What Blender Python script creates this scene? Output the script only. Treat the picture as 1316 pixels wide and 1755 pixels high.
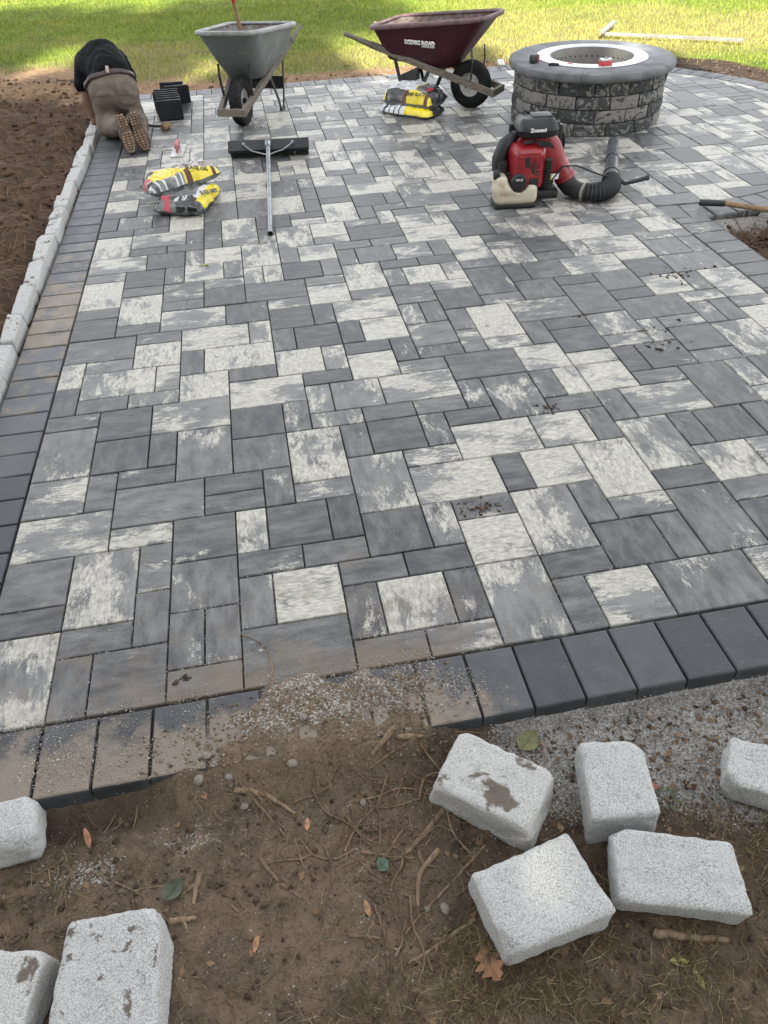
import bpy, bmesh, math, random
import numpy as np
from mathutils import Vector, Matrix, Euler

for _o in list(bpy.data.objects):
    bpy.data.objects.remove(_o)
SC = bpy.context.scene
COL = SC.collection
R = math.radians
U = 0.1143                      # paver module (4.5 inch), metres

# ---------------------------------------------------------------- camera
cam_d = bpy.data.cameras.new("camera")
cam = bpy.data.objects.new("camera", cam_d)
COL.objects.link(cam)
CAM_LOC = (1.0418, -1.3003, 1.8265)
CAM_ROT = (0.830139, 0.032493, -0.182118)
cam.location = CAM_LOC
cam.rotation_euler = CAM_ROT
cam_d.sensor_fit = 'VERTICAL'
cam_d.sensor_height = 24.0
cam_d.lens = 1249.77 / 1755.0 * 24.0
cam_d.clip_start = 0.05
cam_d.clip_end = 2000.0
SC.camera = cam

# ---------------------------------------------------------------- sky and sun
SUN_ELEV = R(42.0)
SUN_HEAD = (0.22, 0.975)        # the way the light travels over the ground
wd = bpy.data.worlds.new("World")
SC.world = wd
wd.use_nodes = True
wn = wd.node_tree.nodes
wl = wd.node_tree.links
bg = wn["Background"]
sky = wn.new("ShaderNodeTexSky")
sky.sky_type = 'NISHITA'
sky.sun_disc = False
sky.sun_elevation = SUN_ELEV
_sx, _sy = -SUN_HEAD[0], -SUN_HEAD[1]          # towards the sun
sky.sun_rotation = math.atan2(_sx, _sy)
sky.air_density = 1.0
sky.dust_density = 1.0
sky.ozone_density = 1.0
hazy = wn.new("ShaderNodeHueSaturation")          # thin high cloud: a paler, less blue sky
hazy.inputs['Saturation'].default_value = 0.15
wl.new(sky.outputs[0], hazy.inputs['Color'])
wl.new(hazy.outputs[0], bg.inputs[0])
bg.inputs[1].default_value = 0.15
sun_d = bpy.data.lights.new("sun", 'SUN')
sun_d.energy = 4.0
sun_d.angle = R(0.6)
sun_d.color = (1.0, 0.95, 0.82)
sun = bpy.data.objects.new("sun", sun_d)
COL.objects.link(sun)
sun.location = (0, 0, 20)
_dir = Vector((SUN_HEAD[0] * math.cos(SUN_ELEV), SUN_HEAD[1] * math.cos(SUN_ELEV), -math.sin(SUN_ELEV)))
sun.rotation_euler = _dir.to_track_quat('-Z', 'Y').to_euler()
SC.view_settings.view_transform = 'Standard'
SC.view_settings.look = 'None'
SC.view_settings.exposure = 2.08
SC.view_settings.gamma = 1.0
SC.view_settings.use_curve_mapping = False

# ---------------------------------------------------------------- helpers
CAM_M = Euler(CAM_ROT, 'XYZ').to_matrix()
CAM_A = np.array(CAM_M)
def to_px(P):
    """photograph pixels (1316 x 1755) of world points: used only to rank pavers by their size in view"""
    Q = (np.asarray(P, float) - np.array(CAM_LOC)) @ CAM_A
    return np.stack([658 + 1249.77 * Q[..., 0] / -Q[..., 2], 877.5 - 1249.77 * Q[..., 1] / -Q[..., 2]], -1)

def vhash(ix, iy, iz, seed):
    h = (ix * 374761393 + iy * 668265263 + iz * 2147483647 + seed * 1274126177) & 0xFFFFFFFF
    h = ((h ^ (h >> 13)) * 1274126177) & 0xFFFFFFFF
    h = (h ^ (h >> 16)) & 0xFFFFFFFF
    return h / 4294967295.0

def vnoise(x, y, z=0.0, seed=0):
    x, y, z = np.broadcast_arrays(np.asarray(x, float), np.asarray(y, float), np.asarray(z, float))
    ix, iy, iz = (np.floor(a).astype(np.int64) for a in (x, y, z))
    fx, fy, fz = x - ix, y - iy, z - iz
    fx, fy, fz = (a * a * (3 - 2 * a) for a in (fx, fy, fz))
    r = 0
    for dx in (0, 1):
        for dy in (0, 1):
            for dz in (0, 1):
                w = (fx if dx else 1 - fx) * (fy if dy else 1 - fy) * (fz if dz else 1 - fz)
                r = r + w * vhash(ix + dx, iy + dy, iz + dz, seed)
    return r * 2 - 1

def fbm(x, y, z=0.0, seed=0, octs=4, gain=0.5):
    a, s, t = 1.0, 0.0, 0.0
    x = np.asarray(x, float); y = np.asarray(y, float); z = np.asarray(z, float)
    for k in range(octs):
        s = s + a * vnoise(x * 2 ** k + 17.3 * k, y * 2 ** k - 9.1 * k, z * 2 ** k + 3.7 * k, seed + k)
        t += a
        a *= gain
    return s / t

def sstep(a, b, x):
    t = np.clip((np.asarray(x, float) - a) / (b - a), 0, 1)
    return t * t * (3 - 2 * t)

def prop(o, label=None, cat=None, group=None, kind=None):
    if label: o["label"] = label
    if cat: o["category"] = cat
    if group: o["group"] = group
    if kind: o["kind"] = kind
    return o

def link(o, parent=None):
    COL.objects.link(o)
    if parent is not None:
        o.parent = parent
    return o

def empty(name, loc=(0, 0, 0), rz=0.0, label=None, cat=None, group=None, kind=None, rot=None, scale=None):
    o = bpy.data.objects.new(name, None)
    o.empty_display_size = 0.05
    o.location = loc
    o.rotation_euler = rot if rot else (0, 0, rz)
    if scale: o.scale = (scale,) * 3
    link(o)
    return prop(o, label, cat, group, kind)

def np_mesh(name, V, F, mats=(), midx=None, smooth=False, parent=None, attr=None):
    """mesh object from arrays; F is an (n,3|4) array or a list of tuples"""
    me = bpy.data.meshes.new(name)
    V = np.asarray(V, np.float32)
    if isinstance(F, np.ndarray):
        k = F.shape[1]
        me.vertices.add(len(V)); me.vertices.foreach_set("co", V.ravel())
        me.loops.add(F.size); me.loops.foreach_set("vertex_index", F.astype(np.int32).ravel())
        me.polygons.add(len(F)); me.polygons.foreach_set("loop_start", np.arange(0, F.size, k, dtype=np.int32))
        me.update(calc_edges=True)
    else:
        me.from_pydata(V.tolist(), [], F)
        me.update()
    for m in mats: me.materials.append(m)
    if midx is not None:
        me.polygons.foreach_set("material_index", np.asarray(midx, np.int32))
    if smooth is not False:
        me.polygons.foreach_set("use_smooth", np.ones(len(me.polygons), bool))
        if smooth is not True:
            me.set_sharp_from_angle(angle=R(smooth))
    if attr:
        for an, data in attr.items():
            data = np.asarray(data, np.float32)
            a = me.attributes.new(an, 'FLOAT_COLOR', 'POINT')
            a.data.foreach_set("color", data.ravel())
    me.validate(verbose=False)
    o = bpy.data.objects.new(name, me)
    return link(o, parent)

class MB:
    """collects shapes into one mesh"""
    def __init__(s): s.V = []; s.F = []; s.M = []
    def add(s, V, F, mi=0):
        b = len(s.V)
        s.V += [tuple(v) for v in V]
        s.F += [tuple(i + b for i in f) for f in F]
        s.M += [mi] * len(F)
    def box(s, c, d, bev=0.0, rot=None, mi=0, taper=1.0):
        """box centred at c with full sizes d; chamfered edges"""
        hx, hy, hz = d[0] / 2, d[1] / 2, d[2] / 2
        bm = bmesh.new()
        bmesh.ops.create_cube(bm, size=1.0)
        for v in bm.verts:
            t = taper if v.co.z > 0 else 1.0
            v.co = Vector((v.co.x * d[0] * t, v.co.y * d[1] * t, v.co.z * d[2]))
        if bev > 0:
            bmesh.ops.bevel(bm, geom=bm.edges[:], offset=min(bev, 0.49 * min(d)), segments=2, profile=0.6, affect='EDGES')
        M = (rot.to_matrix() if isinstance(rot, Euler) else rot) if rot is not None else Matrix.Identity(3)
        bm.verts.index_update()
        V = [M @ v.co + Vector(c) for v in bm.verts]
        F = [[v.index for v in f.verts] for f in bm.faces]
        bm.free()
        s.add(V, F, mi)
        return s
    def tube(s, path, rad, n=10, mi=0, caps=True, flat=1.0):
        path = [Vector(p) for p in path]
        rads = rad if isinstance(rad, (list, tuple)) else [rad] * len(path)
        rings = []
        up = Vector((0, 0, 1))
        t0 = (path[1] - path[0]).normalized()
        a = t0.cross(up)
        if a.length < 1e-3: a = t0.cross(Vector((0, 1, 0)))
        a.normalize()
        V = []
        for i, p in enumerate(path):
            t = (path[min(i + 1, len(path) - 1)] - path[max(i - 1, 0)]).normalized()
            a = (a - t * a.dot(t))
            if a.length < 1e-5: a = t.orthogonal()
            a.normalize()
            b = t.cross(a)
            for k in range(n):
                w = 2 * math.pi * k / n
                V.append(p + (a * math.cos(w) + b * math.sin(w) * flat) * rads[i])
        F = []
        for i in range(len(path) - 1):
            for k in range(n):
                k2 = (k + 1) % n
                F.append((i * n + k, i * n + k2, (i + 1) * n + k2, (i + 1) * n + k))
        if caps:
            F.append(tuple(range(n - 1, -1, -1)))
            F.append(tuple((len(path) - 1) * n + k for k in range(n)))
        s.add(V, F, mi)
        return s
    def bar(s, path, w, h, mi=0, up=(0, 0, 1)):
        """rectangular bar swept along a path: w across, h along 'up'"""
        path = [Vector(p) for p in path]
        V = []
        for i, p in enumerate(path):
            t = (path[min(i + 1, len(path) - 1)] - path[max(i - 1, 0)]).normalized()
            a = t.cross(Vector(up))
            if a.length < 1e-4: a = t.orthogonal()
            a.normalize(); b = a.cross(t).normalized()
            for sx, sy in ((-1, -1), (1, -1), (1, 1), (-1, 1)):
                V.append(p + a * sx * w / 2 + b * sy * h / 2)
        F = []
        for i in range(len(path) - 1):
            for k in range(4):
                k2 = (k + 1) % 4
                F.append((i * 4 + k, i * 4 + k2, (i + 1) * 4 + k2, (i + 1) * 4 + k))
        n = len(path) - 1
        F += [(3, 2, 1, 0), (n * 4, n * 4 + 1, n * 4 + 2, n * 4 + 3)]
        s.add(V, F, mi)
        return s
    def lathe(s, prof, n=32, c=(0, 0, 0), axis='Z', mi=0, closed=False):
        """profile of (r, z) turned about an axis through c"""
        V = []
        for r, z in prof:
            for k in range(n):
                w = 2 * math.pi * k / n
                x, y = r * math.cos(w), r * math.sin(w)
                v = (x, y, z) if axis == 'Z' else ((z, x, y) if axis == 'X' else (x, z, y))
                V.append((v[0] + c[0], v[1] + c[1], v[2] + c[2]))
        F = []
        m = len(prof)
        for i in range(m if closed else m - 1):
            j = (i + 1) % m
            for k in range(n):
                k2 = (k + 1) % n
                F.append((i * n + k, i * n + k2, j * n + k2, j * n + k))
        if not closed:
            if prof[0][0] > 1e-5: F.append(tuple(range(n - 1, -1, -1)))
            if prof[-1][0] > 1e-5: F.append(tuple((m - 1) * n + k for k in range(n)))
        s.add(V, F, mi)
        return s
    def loft(s, loops, mi=0, cap0=True, cap1=True):
        n = len(loops[0])
        V = [v for l in loops for v in l]
        F = []
        for i in range(len(loops) - 1):
            for k in range(n):
                k2 = (k + 1) % n
                F.append((i * n + k, i * n + k2, (i + 1) * n + k2, (i + 1) * n + k))
        if cap0: F.append(tuple(range(n - 1, -1, -1)))
        if cap1: F.append(tuple((len(loops) - 1) * n + k for k in range(n)))
        s.add(V, F, mi)
        return s
    def build(s, name, mats, parent=None, smooth=35):
        mats = mats if isinstance(mats, (list, tuple)) else [mats]
        o = np_mesh(name, s.V, s.F, mats, s.M, smooth, parent)
        bm = bmesh.new(); bm.from_mesh(o.data)
        bmesh.ops.recalc_face_normals(bm, faces=bm.faces[:])
        bm.to_mesh(o.data); bm.free()
        return o

def rrect(w, l, r, cx, cy, z, n=6, skew=0.0):
    """rounded rectangle loop in the XY plane"""
    out = []
    for qx, qy, a0 in ((1, 1, 0), (-1, 1, 90), (-1, -1, 180), (1, -1, 270)):
        for k in range(n + 1):
            a = R(a0 + 90.0 * k / n)
            out.append((cx + qx * (w / 2 - r) + r * math.cos(a), cy + qy * (l / 2 - r) + r * math.sin(a), z))
    return out

def sdf_mesh(fn, lo, hi, h):
    """surface nets of fn(X,Y,Z) < 0"""
    ax = [np.arange(lo[i], hi[i] + h, h) for i in range(3)]
    X, Y, Z = np.meshgrid(*ax, indexing='ij')
    V = fn(X, Y, Z)
    S = V < 0
    nx, ny, nz = S.shape
    cnt = np.zeros((nx - 1, ny - 1, nz - 1), np.int32)
    for a in (0, 1):
        for b in (0, 1):
            for c in (0, 1):
                cnt += S[a:nx - 1 + a, b:ny - 1 + b, c:nz - 1 + c]
    act = (cnt > 0) & (cnt < 8)
    I, J, K = np.nonzero(act)
    ids = -np.ones(act.shape, np.int64)
    ids[I, J, K] = np.arange(len(I))
    acc = np.zeros((len(I), 3)); num = np.zeros(len(I))
    for d in range(3):
        o = [e for e in range(3) if e != d]
        for a in (0, 1):
            for b in (0, 1):
                p = [I.copy(), J.copy(), K.copy()]
                p[o[0]] = p[o[0]] + a; p[o[1]] = p[o[1]] + b
                q = [e.copy() for e in p]; q[d] = q[d] + 1
                v0 = V[p[0], p[1], p[2]]; v1 = V[q[0], q[1], q[2]]
                m = (v0 < 0) != (v1 < 0)
                t = np.where(m, v0 / np.where(m, v0 - v1, 1), 0)
                pos = np.stack([p[0], p[1], p[2]], 1).astype(float)
                pos[:, d] += t
                acc[m] += pos[m]; num[m] += 1
    P = acc / num[:, None] * h + np.array(lo)
    F = []
    for d in range(3):
        sl0 = [slice(None)] * 3; sl1 = [slice(None)] * 3
        sl0[d] = slice(0, -1); sl1[d] = slice(1, None)
        A = S[tuple(sl0)]; B = S[tuple(sl1)]
        e = np.argwhere(A != B)
        o = [(d + 1) % 3, (d + 2) % 3]
        e = e[(e[:, o[0]] > 0) & (e[:, o[1]] > 0) & (e[:, o[0]] < S.shape[o[0]] - 1) & (e[:, o[1]] < S.shape[o[1]] - 1)]
        inside = A[e[:, 0], e[:, 1], e[:, 2]]
        def cid(da, db):
            c = e.copy(); c[:, o[0]] -= da; c[:, o[1]] -= db
            return ids[c[:, 0], c[:, 1], c[:, 2]]
        q = np.stack([cid(1, 1), cid(0, 1), cid(0, 0), cid(1, 0)], 1)
        q[~inside] = q[~inside][:, ::-1]
        F.append(q)
    return P, np.concatenate(F)

def smin(a, b, k):
    h = np.clip(0.5 + 0.5 * (b - a) / k, 0, 1)
    return b + (a - b) * h - k * h * (1 - h)

def sd_cone(X, Y, Z, a, b, ra, rb, squash=None):
    """tapered capsule"""
    a = np.array(a, float); b = np.array(b, float)
    d = b - a
    px, py, pz = X - a[0], Y - a[1], Z - a[2]
    t = np.clip((px * d[0] + py * d[1] + pz * d[2]) / (d @ d), 0, 1)
    qx, qy, qz = px - d[0] * t, py - d[1] * t, pz - d[2] * t
    return np.sqrt(qx * qx + qy * qy + qz * qz) - (ra + (rb - ra) * t)

def sd_ell(X, Y, Z, c, r, rz=0.0):
    x, y, z = X - c[0], Y - c[1], Z - c[2]
    if rz:
        ca, sa = math.cos(rz), math.sin(rz)
        x, y = x * ca + y * sa, -x * sa + y * ca
    k0 = np.sqrt((x / r[0]) ** 2 + (y / r[1]) ** 2 + (z / r[2]) ** 2)
    k1 = np.sqrt((x / r[0] ** 2) ** 2 + (y / r[1] ** 2) ** 2 + (z / r[2] ** 2) ** 2)
    return k0 * (k0 - 1) / np.maximum(k1, 1e-6)

def sd_rbox(X, Y, Z, c, d, r):
    qx, qy, qz = abs(X - c[0]) - d[0] / 2 + r, abs(Y - c[1]) - d[1] / 2 + r, abs(Z - c[2]) - d[2] / 2 + r
    return np.sqrt(np.maximum(qx, 0) ** 2 + np.maximum(qy, 0) ** 2 + np.maximum(qz, 0) ** 2) + np.minimum(np.maximum(np.maximum(qx, qy), qz), 0) - r

# ---------------------------------------------------------------- materials
class NT:
    def __init__(s, name):
        s.m = bpy.data.materials.new(name); s.m.use_nodes = True
        s.t = s.m.node_tree; s.n = s.t.nodes; s.b = s.n["Principled BSDF"]
    def node(s, typ, **kw):
        nd = s.n.new(typ)
        for k, v in kw.items():
            if k[0] == 'i' and k[1:].isdigit(): s.inp(nd, int(k[1:]), v)
            elif k.startswith('in_'): s.inp(nd, k[3:].replace('_', ' '), v)
            else: setattr(nd, k, v)
        return nd
    def inp(s, nd, key, v):
        i = nd.inputs[key]
        if isinstance(v, bpy.types.NodeSocket): s.t.links.new(v, i)
        else:
            if hasattr(i.default_value, '__len__') and not hasattr(v, '__len__'): v = (v,) * len(i.default_value)
            if hasattr(v, '__len__') and hasattr(i.default_value, '__len__') and len(v) == 3 and len(i.default_value) == 4: v = (*v, 1)
            i.default_value = v
    def math(s, op, a, b=0.0, c=0.0, clamp=False):
        nd = s.node("ShaderNodeMath", operation=op, use_clamp=clamp)
        s.inp(nd, 0, a); s.inp(nd, 1, b); s.inp(nd, 2, c)
        return nd.outputs[0]
    def vmath(s, op, a, b=(0, 0, 0)):
        nd = s.node("ShaderNodeVectorMath", operation=op)
        s.inp(nd, 0, a)
        if op == 'SCALE': s.inp(nd, 3, b)
        else: s.inp(nd, 1, b)
        return nd.outputs[0]
    def noise(s, vec, scale, detail=4.0, rough=0.55, dist=0.0, col=False):
        nd = s.node("ShaderNodeTexNoise")
        if vec is not None: s.inp(nd, 'Vector', vec)
        s.inp(nd, 'Scale', scale); s.inp(nd, 'Detail', detail); s.inp(nd, 'Roughness', rough); s.inp(nd, 'Distortion', dist)
        return nd.outputs[1 if col else 0]
    def voro(s, vec, scale, out=0, feature='F1'):
        nd = s.node("ShaderNodeTexVoronoi", feature=feature)
        if vec is not None: s.inp(nd, 'Vector', vec)
        s.inp(nd, 'Scale', scale)
        return nd.outputs[out]
    def ramp(s, f, a, b, lo=0.0, hi=1.0):
        nd = s.node("ShaderNodeMapRange", interpolation_type='SMOOTHSTEP')
        s.inp(nd, 0, f); s.inp(nd, 1, a); s.inp(nd, 2, b); s.inp(nd, 3, lo); s.inp(nd, 4, hi)
        return nd.outputs[0]
    def mix(s, f, a, b, blend='MIX'):
        nd = s.node("ShaderNodeMix", data_type='RGBA', blend_type=blend)
        s.inp(nd, 0, f); s.inp(nd, 6, a); s.inp(nd, 7, b)
        return nd.outputs[2]
    def pos(s): return s.node("ShaderNodeNewGeometry").outputs[0]
    def obj(s): return s.node("ShaderNodeTexCoord").outputs[3]
    def attr(s, name):
        nd = s.node("ShaderNodeAttribute", attribute_name=name)
        return nd
    def rnd(s): return s.node("ShaderNodeObjectInfo").outputs['Random']
    def island(s): return s.node("ShaderNodeNewGeometry").outputs['Random Per Island']
    def sep(s, v):
        return s.node("ShaderNodeSeparateXYZ", i0=v).outputs
    def comb(s, x, y, z):
        return s.node("ShaderNodeCombineXYZ", i0=x, i1=y, i2=z).outputs[0]
    def bump(s, h, strength=0.3, dist=0.01):
        nd = s.node("ShaderNodeBump"); s.inp(nd, 'Strength', strength); s.inp(nd, 'Distance', dist); s.inp(nd, 'Height', h)
        s.t.links.new(nd.outputs[0], s.b.inputs['Normal'])
    def out(s, col=None, rough=None, metal=None, spec=None):
        if col is not None: s.inp(s.b, 'Base Color', col)
        if rough is not None: s.inp(s.b, 'Roughness', rough)
        if metal is not None: s.inp(s.b, 'Metallic', metal)
        if spec is not None: s.inp(s.b, 'Specular IOR Level', spec)
        return s.m

def plain(name, col, rough=0.6, metal=0.0, var=0.25, scale=30.0, dirt=None, dirt_amt=0.4, bump=0.0, dscale=9.0, spec=0.5):
    """plain coloured surface with uneven tone, a little wear and optional dirt"""
    t = NT(name)
    v = t.obj()
    n = t.noise(v, scale, 5, 0.6)
    c = t.mix(t.ramp(n, 0.3, 0.7), [x * (1 - var) for x in col], [min(1, x * (1 + var)) for x in col])
    if dirt:
        d = t.noise(v, dscale, 6, 0.68)
        c = t.mix(t.ramp(d, 0.62 - 0.3 * dirt_amt, 0.85 - 0.3 * dirt_amt), c, dirt)
    if bump: t.bump(n, bump, 0.004)
    r = t.ramp(t.noise(v, scale * 0.4, 3), 0.3, 0.7, max(0, rough - 0.12), min(1, rough + 0.12))
    return t.out(c, r, metal, spec)
# ---------------------------------------------------------------- paver materials
def mat_paver(name="paver_concrete"):
    t = NT(name)
    at = t.attr("pv")
    sx, sy, sz = t.sep(at.outputs['Color'])          # tone, seed, grain direction
    dirt = at.outputs['Alpha']
    px, py, pz = t.sep(t.pos())
    off = t.math('MULTIPLY', sy, 61.0)
    ax = t.math('ADD', px, off); ay = t.math('ADD', py, t.math('MULTIPLY', sy, 23.0))
    k1 = t.math('ADD', t.math('MULTIPLY', sz, 1.5), 1.0)            # stretch factors
    k2 = t.math('ADD', t.math('MULTIPLY', t.math('SUBTRACT', 1.0, sz), 1.5), 1.0)
    v = t.comb(t.math('MULTIPLY', ax, k1), t.math('MULTIPLY', ay, k2), off)
    n1 = t.noise(v, 4.6, 6, 0.72, 0.45)
    n2 = t.noise(v, 34.0, 5, 0.75, 0.0)
    grain = t.noise(t.pos(), 330.0, 2, 0.6)
    m = t.math('ADD', t.math('MULTIPLY', n1, 1.3), t.math('MULTIPLY', n2, 0.32))
    m = t.math('ADD', m, t.math('MULTIPLY', t.math('SUBTRACT', grain, 0.5), 0.50))
    n0 = t.noise(t.comb(ax, ay, off), 3.6, 2, 0.5)
    m = t.math('ADD', m, t.math('MULTIPLY', t.math('SUBTRACT', n0, 0.5), 0.95))
    m = t.math('ADD', m, t.math('MULTIPLY', sx, 0.73))
    mask = t.math('MULTIPLY', t.ramp(m, 1.13, 1.22), t.ramp(t.noise(v, 15.0, 4, 0.7), 0.28, 0.58, 0.70, 1.0))
    # grey body, cloudy and streaked
    n3 = t.noise(v, 8.5, 5, 0.62)
    g = t.math('ADD', t.math('MULTIPLY', n3, 0.7), t.math('ADD', t.math('MULTIPLY', sx, 0.34), t.math('MULTIPLY', t.math('SUBTRACT', grain, 0.5), 0.42)))
    body = t.mix(t.ramp(g, 0.20, 0.70), (0.026, 0.0275, 0.0315), (0.190, 0.186, 0.179))
    cream = t.mix(t.ramp(n2, 0.3, 0.75), (0.26, 0.248, 0.215), (0.53, 0.505, 0.435))
    c = t.mix(mask, body, cream)
    # trodden-in brown dirt
    dn = t.noise(t.pos(), 7.0, 6, 0.7)
    dirt = t.math('ADD', dirt, t.math('MULTIPLY', t.math('MULTIPLY', t.ramp(px, 1.75, 1.25), t.ramp(px, 0.1, 0.8)), t.ramp(py, 0.16, -0.03, 0.0, 0.42)))
    dm = t.math('MULTIPLY', t.ramp(t.math('ADD', dn, t.math('MULTIPLY', dirt, 0.6)), 0.62, 1.0), 0.85)
    c = t.mix(dm, c, t.mix(grain, (0.095, 0.07, 0.045), (0.19, 0.145, 0.10)))
    # scattered pale grit and specks
    sp = t.voro(t.pos(), 75.0)
    spn = t.noise(t.pos(), 3.0, 3)
    spm = t.math('MULTIPLY', t.ramp(sp, 0.10, 0.04), t.ramp(spn, 0.52, 0.66))
    c = t.mix(t.math('MULTIPLY', spm, 0.55), c, (0.5, 0.48, 0.44))
    h = t.math('ADD', t.math('MULTIPLY', t.noise(v, 11.0, 6, 0.65), 1.0), t.math('MULTIPLY', grain, 0.16))
    t.bump(h, 0.5, 0.006)
    rg = t.ramp(n3, 0.25, 0.75, 0.42, 0.64)
    return t.out(c, rg, 0.0, 0.5)

def mat_border():
    t = NT("border_paver_concrete")
    at = t.attr("pv")
    tone, seed, ori = t.sep(at.outputs['Color'])
    dirt = at.outputs['Alpha']
    grain = t.noise(t.pos(), 300.0, 2, 0.6)
    v = t.vmath('ADD', t.pos(), t.comb(t.math('MULTIPLY', seed, 47.0), t.math('MULTIPLY', seed, 31.0), 0.0))
    n = t.noise(v, 12.0, 6, 0.65, 0.4)
    g = t.math('ADD', t.math('ADD', t.math('MULTIPLY', n, 0.6), t.math('MULTIPLY', tone, 0.5)), t.math('MULTIPLY', t.math('SUBTRACT', grain, 0.5), 0.3))
    c = t.mix(t.ramp(g, 0.15, 0.95), (0.019, 0.0205, 0.025), (0.092, 0.095, 0.102))
    dn = t.noise(t.pos(), 8.0, 6, 0.72)
    wx, wy, wz = t.sep(t.pos())
    veil = t.math('MULTIPLY', t.math('MULTIPLY', t.ramp(wx, 1.72, 1.22), t.ramp(wx, -0.35, 0.25)), t.ramp(wy, -0.02, -0.20, 0.20, 0.72))
    upz = t.sep(t.node("ShaderNodeNewGeometry").outputs[1])[2]
    dirt = t.math('ADD', dirt, t.math('MULTIPLY', t.math('MULTIPLY', veil, t.ramp(upz, 0.4, 0.8)), t.ramp(wy, 0.05, -0.01)))
    dm = t.math('MULTIPLY', t.ramp(t.math('ADD', dn, t.math('MULTIPLY', dirt, 0.7)), 0.68, 0.92), 0.85)
    c = t.mix(dm, c, t.mix(grain, (0.12, 0.095, 0.068), (0.26, 0.21, 0.155)))
    sc = t.noise(t.comb(t.math('MULTIPLY', t.sep(v)[0], 1.0), t.math('MULTIPLY', t.sep(v)[1], 3.0), 0.0), 40.0, 4, 0.7)
    c = t.mix(t.math('MULTIPLY', t.ramp(sc, 0.60, 0.72), 0.42), c, (0.24, 0.225, 0.205))
    t.bump(t.math('ADD', t.noise(v, 18.0, 6, 0.65), t.math('MULTIPLY', grain, 0.2)), 0.45, 0.005)
    return t.out(c, t.ramp(n, 0.3, 0.7, 0.45, 0.66), 0.0, 0.5)

M_PAV = mat_paver()
M_BOR = mat_border()
_t = NT("joint_sand")
M_SAND = _t.out(_t.mix(_t.noise(_t.pos(), 400.0, 2), (0.03, 0.028, 0.026), (0.085, 0.08, 0.073)), 0.95)

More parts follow.
